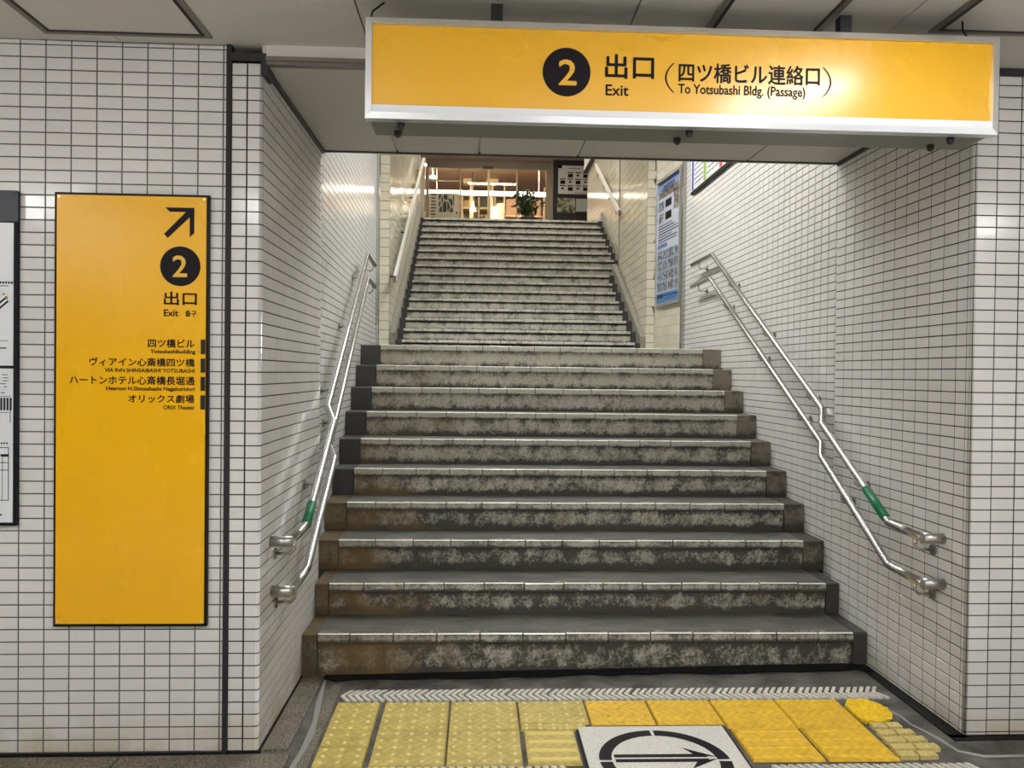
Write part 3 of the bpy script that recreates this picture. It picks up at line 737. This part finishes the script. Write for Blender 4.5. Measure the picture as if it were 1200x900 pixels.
for x in (.056, 1.322): obj('hanger_pole', MB().box(x-.021, x+.021, 2.78, 2.82, 2.73, 2.834), DARKM, hs)
for x in (-.275, .745, 1.70):
    for y, dx in ((2.75, 0), (2.84, -.02)):
        obj('bolt', MB().tube([(x+dx, y, ZB+.004), (x+dx, y, ZB-.012), (x+dx, y, ZB-.02)], [.013, .013, .006], 10), DARKM, hs)
cb = MB().tube([(-.385, 2.80, 2.70), (-.392, 2.80, 2.76), (-.385, 2.80, 2.80), (-.34, 2.80, 2.836)], .0035, 6); obj('cable', cb, BLACK, hs)
cb = MB().tube([(1.79, 2.80, 2.73), (1.785, 2.80, 2.78), (1.77, 2.80, 2.80), (1.755, 2.78, 2.836)], .0035, 6); obj('cable', cb, BLACK, hs)
# ------------------------------------------------------------------ tall yellow panel
tp = thing('exit_panel', 'tall yellow exit panel with a black arrow, mounted flat on white tiles', 'sign', (-1.38, 3.2, .49))
obj('backing', bx(-1.688, -1.082, 3.188, 3.206, .482, 2.222), BLACK, tp)
obj('face', bx(-1.677, -1.092, 3.183, 3.19, .495, 2.212), Y_PANEL, tp)
YP = 3.182
A = [(-1.258, 2.062), (-1.163, 2.153), (-1.232, 2.153), (-1.253, 2.169), (-1.139, 2.169), (-1.139, 2.062), (-1.157, 2.049), (-1.157, 2.135), (-1.243, 2.049)]
A = [(-1.243, 2.047), (-1.157, 2.131), (-1.157, 2.052), (-1.139, 2.068), (-1.139, 2.169), (-1.253, 2.169), (-1.236, 2.152), (-1.172, 2.152), (-1.258, 2.063)]
obj('arrow', MB().prism([(x, YP, z) for x, z in A], (0, .0008, 0)), INK, tp)
nb = obj('number_badge', disc(-1.193, 1.9345, .0795, YP, .001), INK, tp)
text('numeral', '2', (-1.222, -1.167, 1.893, 1.976), YP-.0008, Y_TXT, nb, .03)
for s_, b_, bo in (('出口', (-1.256, -1.128, 1.779, 1.832), .02), ('Exit', (-1.256, -1.200, 1.734, 1.760), .03), ('출구', (-1.172, -1.129, 1.734, 1.758), .006),
                   ('四ツ橋ビル', (-1.318, -1.135, 1.608, 1.642), .008), ('Yotsubashibuilding', (-1.308, -1.132, 1.580, 1.600), .018),
                   ('ヴィアイン心斎橋四ツ橋', (-1.547, -1.134, 1.532, 1.565), .008), ('VIA INN SHINSAIBASHI YOTSUBASHI', (-1.487, -1.134, 1.508, 1.523), .018),
                   ('ハートンホテル心斎橋長堀通', (-1.624, -1.134, 1.458, 1.492), .008), ('Hearton H.Shinsaibashi Nagahoridori', (-1.481, -1.133, 1.430, 1.450), .018),
                   ('オリックス劇場', (-1.394, -1.135, 1.386, 1.418), .008), ('ORIX Theater', (-1.256, -1.133, 1.360, 1.376), .018)):
    text('lettering', s_, b_, YP, INK, tp, bo)
for a, b in ((1.584, 1.642), (1.509, 1.566), (1.436, 1.492), (1.361, 1.418)):
    obj('index_tab', bx(-1.110, -1.0925, YP-.001, YP+.001, a, b), GREYTAB, tp)
for x, z in ((-1.668, 2.203), (-1.101, 2.203), (-1.668, .504), (-1.101, .504)):
    obj('screw', disc(x, z, .004, YP-.001, .002, 10), ALU, tp)
# ------------------------------------------------------------------ map board at the photo's edge
mp = thing('map_board', 'black framed white station map board with thin line drawings', 'map board', (-2.2, 3.2, .89))
obj('frame', bx(-2.72, -1.834, 3.186, 3.206, .888, 2.224), BLACK, mp)
obj('header', bx(-2.70, -1.828, 3.182, 3.19, 2.10, 2.222), mat('slate header', lin((44, 48, 58)), .4), mp)
MW = mat('white map sheet', lin((222, 224, 228)), .3)
obj('sheet', bx(-2.70, -1.845, 3.183, 3.19, 1.528, 2.095), MW, mp); obj('sheet', bx(-2.70, -1.845, 3.183, 3.19, .902, 1.516), MW, mp)
obj('bolt', disc(-1.846, 2.206, .007, 3.180, .003, 12), DARKM, mp)
ln = MB(); rm = random.Random(5)
def mk(x0, x1, z0, z1): ln.add([(x0, 3.182, z0), (x1, 3.182, z0), (x1, 3.182, z1), (x0, 3.182, z1)], [(0, 1, 2, 3)])
for xo in (0, -.33, -.62):
    for i in range(5): mk(-1.898+xo+i*.011, -1.890+xo+i*.011, 1.853, 1.862)
    mk(-1.898+xo, -1.862+xo, 1.843, 1.846); mk(-1.91+xo, -1.862+xo, 1.625, 1.627); mk(-1.91+xo, -1.87+xo, 1.595, 1.60)
    for i in range(7): mk(-1.90+xo+rm.uniform(0, .02), -1.88+xo+rm.uniform(0, .02), 1.49-.012*i, 1.493-.012*i)
    for i in range(5): mk(-1.905+xo+.012*i, -1.897+xo+.012*i, 1.35, 1.40)
    mk(-1.92+xo, -1.853+xo, 1.405, 1.407); mk(-1.856+xo, -1.853+xo, 1.30, 1.40); mk(-1.92+xo, -1.86+xo, 1.34, 1.342)
    for i in range(4): mk(-1.90+xo, -1.86+xo, 1.20-.03*i, 1.203-.03*i)
    mk(-1.862+xo, -1.859+xo, .99, 1.20); mk(-1.885+xo, -1.883+xo, .99, 1.17); mk(-1.92+xo, -1.86+xo, .99, .993)
    mk(-1.89+xo, -1.86+xo, 1.165, 1.175); mk(-1.91+xo, -1.885+xo, .93, .936)
    for i in range(6): mk(-1.92+xo+.01*i, -1.914+xo+.01*i, 1.215, 1.222)
tag(obj('fine_print', ln, GREYTAB, mp), kind='stuff')
sp = MB()
for x, z, a in ((-1.884, 1.785, .7), (-1.88, 1.768, .7)): sp.prism([(x-.018, 3.182, z-.018), (x+.018, 3.182, z+.014), (x+.014, 3.182, z+.02), (x-.022, 3.182, z-.012)], (0, .0005, 0))
obj('route_line', sp, INK, mp)
for x, z in ((-1.881, 1.812), (-1.870, 1.795)): obj('station_dot', disc(x, z, .005, 3.1815, .001, 10), mat('ochre dot', lin((170, 130, 50)), .5), mp)
# ------------------------------------------------------------------ poster on the slanted landing wall
PA, PB = Vector((2.028, 8.84)), Vector((2.118, 7.955))
pu_ = (PB-PA).normalized(); pn = Vector((pu_.y, -pu_.x)); PL = (PB-PA).length
def pw(u, d, z): q = PA+pu_*u+pn*d; return (q.x, q.y, z)
def pbox(u0, u1, d0, d1, z0, z1):
    m_ = MB(); vs = [pw(u, d, z) for z in (z0, z1) for d in (d0, d1) for u in (u0, u1)]
    return m_.add(vs, [(0, 2, 3, 1), (4, 5, 7, 6), (0, 1, 5, 4), (2, 6, 7, 3), (0, 4, 6, 2), (1, 3, 7, 5)])
po = thing('poster', 'framed blue poster of small photos beside a stainless corner post', 'poster', (2.07, 8.4, 2.28))
U0, U1, Z0, Z1 = .09, .865, 2.285, 3.70
fr = MB()
for a, b, c, d in ((U0, U0+.035, Z0, Z1), (U1-.035, U1, Z0, Z1), (U0+.035, U1-.035, Z0, Z0+.035), (U0+.035, U1-.035, Z1-.035, Z1)):
    m_ = pbox(a, b, .006, .04, c, d); fr.add(m_.v, m_.f)
obj('frame', fr, ALU, po)
obj('sheet', pbox(U0+.03, U1-.03, .008, .022, Z0+.03, Z1-.03), mat('poster paper', lin((198, 204, 220)), .25), po)
BLU = mat('poster blue', lin((70, 120, 175)), .3); DBL = mat('poster navy', lin((30, 42, 96)), .3)
def pq(u0, u1, z0, z1, m, part='print', d=.0235): return obj(part, pbox(U0+.03+u0*(U1-U0-.06), U0+.03+u1*(U1-U0-.06), d, d+.001, Z0+.03+z0*(Z1-Z0-.06), Z0+.03+z1*(Z1-Z0-.06)), m, po)
pq(0, 1, 0, .085, BLU, 'blue_footer'); pq(0, 1, .97, 1, DBL, 'header'); pq(0, 1, .92, .97, mat('poster sky', lin((120, 150, 200)), .3), 'header_band')
pq(.02, .30, .045, .075, DBL); pq(.34, .95, .055, .065, DBL); pq(.34, .95, .03, .038, DBL)
rp = random.Random(9)
def photo_m(i):
    m = mat('poster photo %s' % 'abcd'[i], (.2, .2, .2), .3); t = N(m); n = t.noise(t.pos(), 24, 4, .7)
    a, b = [((40, 44, 56), (170, 176, 188)), ((60, 52, 48), (168, 160, 152)), ((34, 44, 62), (150, 165, 184)), ((80, 50, 56), (170, 150, 152))][i]
    t.color(t.mix(t.ramp(n, .4, .6), lin(a), lin(b))); return m
PM = [photo_m(i) for i in range(4)]
for r_ in range(4):
    for c_ in range(4): pq(.03+c_*.245, .245+c_*.245, .10+r_*.085, .175+r_*.085, PM[rp.choice((0, 0, 0, 2, 2, 1))], 'small_photo')
pq(.03, .45, .455, .485, BLU)
for i in range(7): pq(.05, rp.uniform(.6, .97), .50+i*.022, .508+i*.022, GREYTAB if i % 2 else DBL)
pq(.36, .62, .67, .73, INK); pq(.36, .62, .77, .83, INK)
for u_, z_, k_ in ((.04, .66, 0), (.04, .76, 2), (.72, .72, 1), (.72, .80, 3)): pq(u_, u_+.24, z_, z_+.075, PM[k_], 'small_photo')
pq(.04, .96, .86, .92, PM[1], 'small_photo'); pq(.25, .75, .90, .955, PM[0], 'small_photo')
# ------------------------------------------------------------------ coloured line sign on the stair wall
cs = thing('wall_sign', 'white wall sign with blue, green and red bands, high above the handrails', 'sign', (2.11, 6.5, 3.3))
obj('frame', bx(2.088, 2.114, 5.2, 7.62, 3.30, 4.30), BLACK, cs)
obj('sheet', bx(2.083, 2.09, 5.22, 7.60, 3.325, 4.28), mat('white sign sheet', lin((214, 216, 216)), .3), cs)
for c_, y0, y1, zb in ((lin((50, 70, 160)), 7.50, 7.56, 3.33), (lin((130, 170, 50)), 7.09, 7.16, 3.33), (lin((190, 40, 50)), 6.62, 6.69, 3.33), (lin((236, 150, 40)), 6.1, 6.17, 3.33), (lin((240, 190, 60)), 5.5, 5.8, 3.5)):
    obj('colour_band', bx(2.0815, 2.084, y0, y1, zb, 4.27), mat('band', c_, .4), cs)
tx = MB()
for (y0, y1) in ((7.18, 7.48), (6.71, 7.07), (6.2, 6.6)):
    z = 3.37
    while z < 4.2:
        y = y0
        while y < y1-.03: l_ = rp.uniform(.02, .07); tx.box(2.0818, 2.0835, y, min(y1, y+l_), z, z+.015); y += l_+.02
        z += .045
tag(obj('fine_print', tx, mat('blue grey print', lin((90, 100, 140)), .4), cs), kind='stuff')
# light box sign at the top of the stairs
lb = thing('projecting_sign', 'white sign end jutting from the wall above the short pale handrail', 'sign', (1.98, 14.2, 5.35))
obj('panel', bx(1.985, 2.045, 13.8, 14.72, 5.37, 6.2), ALU_W, lb); obj('frame', MB().box(1.975, 2.046, 13.78, 13.80, 5.35, 6.2).box(1.975, 2.046, 13.78, 14.74, 5.345, 5.37), DARKM, lb)
# ------------------------------------------------------------------ shop front at the top
YG = 18.0
struct('wall_shop_left', bx(-3.2, -1.235, YG-.2, YG+.1, 3.9, 7.2), T_CREAM)
struct('wall_shop_right', bx(1.62, 4.0, YG+.02, YG+.15, 3.9, 7.2), mat('dark shop pier', lin((60, 52, 46)), .5))
PINK = mat('pinkish shop soffit', lin((168, 140, 122)), .5)
struct('ceiling_shop', bx(-3.2, 4.0, 14.9, YG+4.2, 6.40, 6.50), PINK)
struct('wall_shop_bulkhead', bx(-3.2, 4.0, 14.9, 15.0, 6.4, 7.3), PINK)
struct('wall_upper_left_end', bx(-3.2, -1.0, 13.2, 13.32, 3.9, 7.2), ALU_W)
struct('wall_upper_right_end', bx(2.05, 4, 14.6, 14.7, 3.9, 7.2), T_CREAM)
struct('wall_upper_side_left', bx(-3.3, -3.2, 13.2, YG, 3.9, 7.2), T_CREAM)
struct('wall_upper_side_right', bx(4.0, 4.1, 14.6, YG, 3.9, 7.2), T_CREAM)
FRM = mat('bronze grey door frame', lin((150, 138, 120)), .4, .4)
sf = thing('glass_doors', 'sliding glass doors in slim metal frames at the top of the steps', 'doors', (.2, YG, 4.006))
for x, w_ in ((-1.18, .055), (-.43, .03), (.22, .05), (.87, .03), (1.58, .07)):
    obj('mullion', bx(x-w_/2, x+w_/2, YG-.04, YG+.04, 4.006, 6.25), FRM, sf)
obj('transom', bx(-1.21, 1.615, YG-.05, YG+.05, 6.23, 6.40), mat('grey door header', lin((128, 122, 108)), .5), sf)
obj('door_sensor', bx(.085, .32, YG-.09, YG-.05, 6.21, 6.27), DARKM, sf)
for a, b in ((-1.15, -.445), (-.415, .195), (.245, .855), (.885, 1.545)):
    obj('glass_pane', bx(a, b, YG-.006, YG+.006, 4.05, 6.23), GLASS, sf)
    obj('bottom_rail', bx(a, b, YG-.02, YG+.02, 4.006, 4.08), FRM, sf)
obj('glazing_bar', bx(-1.15, -.445, YG-.02, YG+.02, 5.93, 5.95), FRM, sf)
obj('jamb', MB().box(1.615, 1.70, YG-.2, YG+.05, 4.006, 6.40), FRM, sf)
# inside the shop
struct('wall_shop_back', bx(-3.2, 4.0, YG+4, YG+4.1, 3.9, 6.5), mat('brown shop wall', lin((196, 168, 150)), .6))
struct('wall_shop_inner_left', bx(-2.6, -2.5, YG+.1, YG+4, 3.9, 6.5), mat('brown shop wall b', lin((196, 168, 150)), .6))
struct('wall_shop_inner_right', bx(3.4, 3.5, YG+.1, YG+4, 3.9, 6.5), mat('brown shop wall c', lin((196, 168, 150)), .6))
tl = thing('tube_light', 'long bright tube light running across behind the glass doors', 'light', (.2, YG+.35, 5.8))
obj('tube', bx(-1.4, 1.75, YG+.30, YG+.36, 5.715, 5.785), E_TUBE, tl); obj('shade', bx(-1.4, 1.75, YG+.36, YG+.40, 5.69, 5.81), ALU_W, tl)
for x in (-1.0, 1.4): obj('stem', bx(x, x+.015, YG+.37, YG+.385, 5.81, 6.41), ALU_W, tl)
wb = thing('picture_board', 'white picture board with a dark photo and text column behind the glass', 'picture', (-.8, YG+.15, 4.006))
obj('board', bx(-1.15, -.46, YG+.12, YG+.15, 4.7, 5.68), mat('white board', lin((226, 220, 206)), .4), wb)
def pic():
    m = mat('dark picture', (.03, .03, .03), .4); t = N(m); v = t.vor(t.scale(t.pos(), 1, 1, .35), 9, 'DISTANCE_TO_EDGE')
    t.color(t.mix(t.ramp(v.outputs['Distance'], .03, .09), lin((205, 200, 192)), lin((38, 36, 36)))); return m
for x in (-1.12, -.52): obj('leg', bx(x, x+.03, YG+.12, YG+.15, 4.006, 4.7), ALU_W, wb)
obj('picture', bx(-.93, -.575, YG+.112, YG+.12, 5.24, 5.655), pic(), wb)
cl = MB(); z = 5.62
while z > 5.0: cl.box(-1.105, -.99+rp.uniform(-.02, .0), YG+.114, YG+.12, z, z+.03); z -= .075
obj('text_column', cl, GREYTAB, wb); obj('mark', bx(-.53, -.49, YG+.114, YG+.12, 5.21, 5.25), INK, wb)
WOODW = mat('cream shelf', lin((232, 212, 176)), .5)
ac = thing('arch_canopy', 'cream arched canopy with a dark opening inside the shop', 'canopy', (.04, YG+1.6, 5.9))
k_ = 1+1.6/18
def K(x, z, y=1.6): s_ = 1+y/18; return (x*s_, (z-1.52)*s_+1.52)
x0, z0 = K(-.363, 5.893); x1, z1 = K(.442, 6.10); hx0, hz0 = K(-.167, 5.93); hx1, hz1 = K(.167, 6.0)
obj('canopy', MB().box(x0, hx0, YG+1.6, YG+1.9, z0, z1).box(hx1, x1, YG+1.6, YG+1.9, z0, z1).box(hx0, hx1, YG+1.6, YG+1.9, hz1, z1).box(hx0, hx1, YG+1.6, YG+1.9, z0, hz0), WOODW, ac)
obj('post', MB().box(hx0-.05, hx0+.05, YG+1.7, YG+1.8, 4.006, z0), WOODW, ac); obj('post', MB().box(hx1+.1, hx1+.18, YG+1.7, YG+1.8, 4.006, z0), WOODW, ac)
sh = thing('shelf_unit', 'tall cream shelf unit with dark goods, seen behind the doors', 'shelf', (-.1, YG+2.4, 4.006))
for i in range(6): obj('shelf', bx(-.45, .42, YG+2.3, YG+2.7, 4.35+i*.36, 4.40+i*.36), WOODW, sh)
obj('back', bx(-.45, .42, YG+2.7, YG+2.74, 4.006, 6.2), mat('tan shelf back', lin((170, 138, 104)), .6), sh)
for x in (-.45, -.02, .40): obj('upright', bx(x, x+.04, YG+2.3, YG+2.7, 4.006, 6.2), WOODW, sh)
for i in range(5):
    for j in range(2):
        bxx = -.38+j*.43; t = bx(bxx, bxx+rp.uniform(.15, .3), YG+2.32, YG+2.5, 4.40+i*.36, 4.40+i*.36+rp.uniform(.12, .26))
        tag(obj('box', t, mat('goods', [lin((70, 58, 50)), lin((196, 170, 120)), lin((60, 70, 60))][(i+j) % 3], .5)), ['dark brown', 'tan', 'dark green'][(i+j) % 3]+' box on the '+['lowest', 'second lowest', 'middle', 'second highest', 'highest'][i]+' shelf of the cream unit, '+['on the lamp side', 'on the plant side'][j], 'box', 'boxes on the shop shelf')
lmp = thing('hanging_lamp', 'small white cone lamp hanging inside behind the doors', 'lamp', (-.14, YG+1, 5.3))
obj('shade', MB().tube([(-.14, YG+1, 5.70), (-.14, YG+1, 5.60), (-.14, YG+1, 5.46)], [.015, .03, .085], 14), em('lit lamp shade', (1, .9, .7), 1.6), lmp); obj('cord', MB().tube([(-.14, YG+1, 6.4), (-.14, YG+1, 5.7)], .008, 6), DARKM, lmp)
dr = thing('draped_column', 'pale draped column standing inside the shop', 'drapery', (.53, YG+.9, 4.006))
t = MB(); nseg = 9; pts = []; rad = []
for i in range(nseg*3): pts.append((.53, YG+.9, 4.006+i*.062)); rad.append(.075+.035*abs(math.sin(i*math.pi/3.5)))
t.tube(pts, rad, 16); obj('cloth', t, mat('cream cloth', lin((238, 222, 186)), .7), dr, smooth=True)
ctr = thing('counter', 'low cream counter with small goods behind the doors', 'counter', (-.1, YG+.9, 4.006))
obj('top', bx(-.42, .22, YG+.7, YG+1.1, 5.16, 5.22), WOODW, ctr); obj('body', bx(-.40, .20, YG+.72, YG+1.08, 4.006, 5.16), mat('counter front', lin((206, 178, 124)), .5), ctr)
for i, (x, h_) in enumerate(((-.3, .1), (-.05, .14), (.05, .09), (.12, .12))):
    tag(obj('jar', MB().tube([(x, YG+.85, 5.22), (x, YG+.85, 5.22+h_*.8), (x, YG+.85, 5.22+h_)], [.04, .04, .02], 12), mat('dark jar', lin((50, 56, 46)), .4)), ['short dark jar at the end of the low cream counter by the picture board', 'tallest dark jar standing on the low cream counter', 'smallest dark jar between taller ones on the cream counter', 'dark jar at the counter end nearest the plant'][i], 'jar', 'jars on the counter')
cr = thing('clothes_rack', 'slim metal rack with brown panels in the shop behind the plant', 'rack', (1.1, YG+1.5, 4.006))
for i, z in enumerate((5.0, 5.45, 6.0)): obj('rail', bx(.62, 1.65, YG+1.5, YG+1.53, z, z+.03), WOODW, cr)
for x in (.62, 1.62): obj('upright', bx(x, x+.03, YG+1.5, YG+1.53, 4.006, 6.2), WOODW, cr)
for x in (.68, 1.15): obj('panel', bx(x, x+.40, YG+1.56, YG+1.6, 4.1, 5.9), mat('brown panel', lin((186, 146, 122)), .6), cr)
dl = thing('downlight', 'round lit downlight glowing in the shop above the picture board', 'light', (-1.1, YG+.6, 6.15))
obj('lamp', MB().tube([(-1.1, YG+.6, 6.20), (-1.1, YG+.6, 6.15), (-1.1, YG+.6, 6.13)], [.05, .075, .05], 16), em('glowing lamp', (1, .95, .85), 7), dl); obj('stem', MB().tube([(-1.1, YG+.6, 6.4), (-1.1, YG+.6, 6.2)], .02, 8), ALU_W, dl)
for x, lab in ((-1.9, 'added warm strip light, unseen behind the door header, far end by the cream wall'), (-.1, 'added warm strip light, unseen behind the middle of the door header'), (1.7, 'added warm strip light, unseen behind the door header near the dark notice case')):
    light('added_shop_light', x-.75, x+.75, YG+.10, YG+.26, 6.345, E_SHOP, lab, 'added shop strip lights')  # added lamps, hidden by the header, to brighten the shop interior
light('added_entrance_light', -.3, 1.0, 16.0, 16.15, 6.36, E_SHOP, 'slim added ceiling light, unseen, outside the glass doors', 'added entrance light')  # added unseen lamp, put in for its reflection
# dark notice case
nc = thing('notice_case', 'tall dark notice case with a white floor directory and two small prints', 'notice', (2.1, 17.8, 4.006))
obj('case', bx(1.69, 3.0, 17.74, 17.9, 4.006, 6.55), mat('dark case', lin((34, 30, 34)), .35), nc)
obj('directory', bx(1.80, 2.9, 17.73, 17.745, 5.635, 6.28), mat('directory sheet', lin((206, 206, 204)), .4), nc)
def gi():
    m = mat('print picture', (.1, .1, .1), .4); t = N(m); n = t.noise(t.pos(), 8, 4)
    t.color(t.mix(t.ramp(n, .42, .58), lin((58, 66, 46)), lin((176, 178, 150)))); return m
obj('print', bx(1.785, 2.195, 17.73, 17.745, 5.21, 5.54), gi(), nc); obj('print', bx(2.215, 2.62, 17.73, 17.745, 5.24, 5.53), mat('pale print', lin((176, 184, 176)), .4), nc)
obj('corner_tab', bx(1.795, 1.885, 17.728, 17.732, 6.215, 6.285), INK, nc)
tx = MB()
for c_ in range(5):
    for r_ in range(3):
        x = 1.84+c_*.175; z = 6.11-r_*.15
        if c_ == 0 and r_ == 0: continue
        tx.box(x, x+.13, 17.727, 17.731, z, z+.022)
        if (c_+r_) % 2: tx.box(x+.01, x+.12, 17.727, 17.731, z-.10, z-.02)
        else: tx.box(x+.03, x+.09, 17.727, 17.731, z-.07, z-.03)
tx.box(2.03, 2.3, 17.727, 17.731, 6.21, 6.22); tx.box(2.2, 2.7, 17.727, 17.731, 5.655, 5.665)
obj('directory_print', tx, INK, nc)
# plant
pt = thing('potted_plant', 'bushy dark green potted plant in front of the glass doors', 'plant', (.90, 14.0, 4.006))
obj('pot', MB().tube([(.9, 14, 4.006), (.9, 14, 4.2), (.9, 14, 4.30), (.9, 14, 4.32)], [.12, .155, .17, .16], 20), mat('dark pot', (.03, .028, .025), .5), pt, smooth=True)
LEAF = mat('dark green leaf', lin((44, 62, 30)), .4); _t = N(LEAF); _t.color(_t.mix(_t.rnd(), lin((24, 38, 18)), lin((70, 92, 44))))
lf = MB(); sm = MB(); rl = random.Random(21)
for i in range(30):
    an = rl.uniform(0, 6.28); sp_ = rl.uniform(.05, .30); ht = rl.uniform(.25, .56)
    base = Vector((.9+.05*math.cos(an), 14+.05*math.sin(an), 4.28)); tip = Vector((.9+sp_*math.cos(an), 14+sp_*math.sin(an), 4.30+ht))
    sm.tube([base, base.lerp(tip, .6)+Vector((0, 0, .03)), tip], .004, 5)
    for j in range(14):
        q = base.lerp(tip, rl.uniform(.3, 1)); d = Vector((rl.gauss(0, 1), rl.gauss(0, 1), rl.gauss(.2, .7))).normalized(); L_ = rl.uniform(.07, .14); s_ = d.cross(Vector((rl.gauss(0, 1), rl.gauss(0, 1), 1))).normalized()*L_*.2
        dn = Vector((0, 0, -.02))
        lf.add([q, q+d*L_*.5+s_, q+d*L_+dn, q+d*L_*.5-s_, q+d*L_*.5+dn*.5], [(0, 1, 4), (1, 2, 4), (2, 3, 4), (3, 0, 4)])
tag(obj('leaves', lf, LEAF, pt), kind='stuff'); obj('stems', sm, mat('stem', lin((60, 56, 34)), .6), pt)
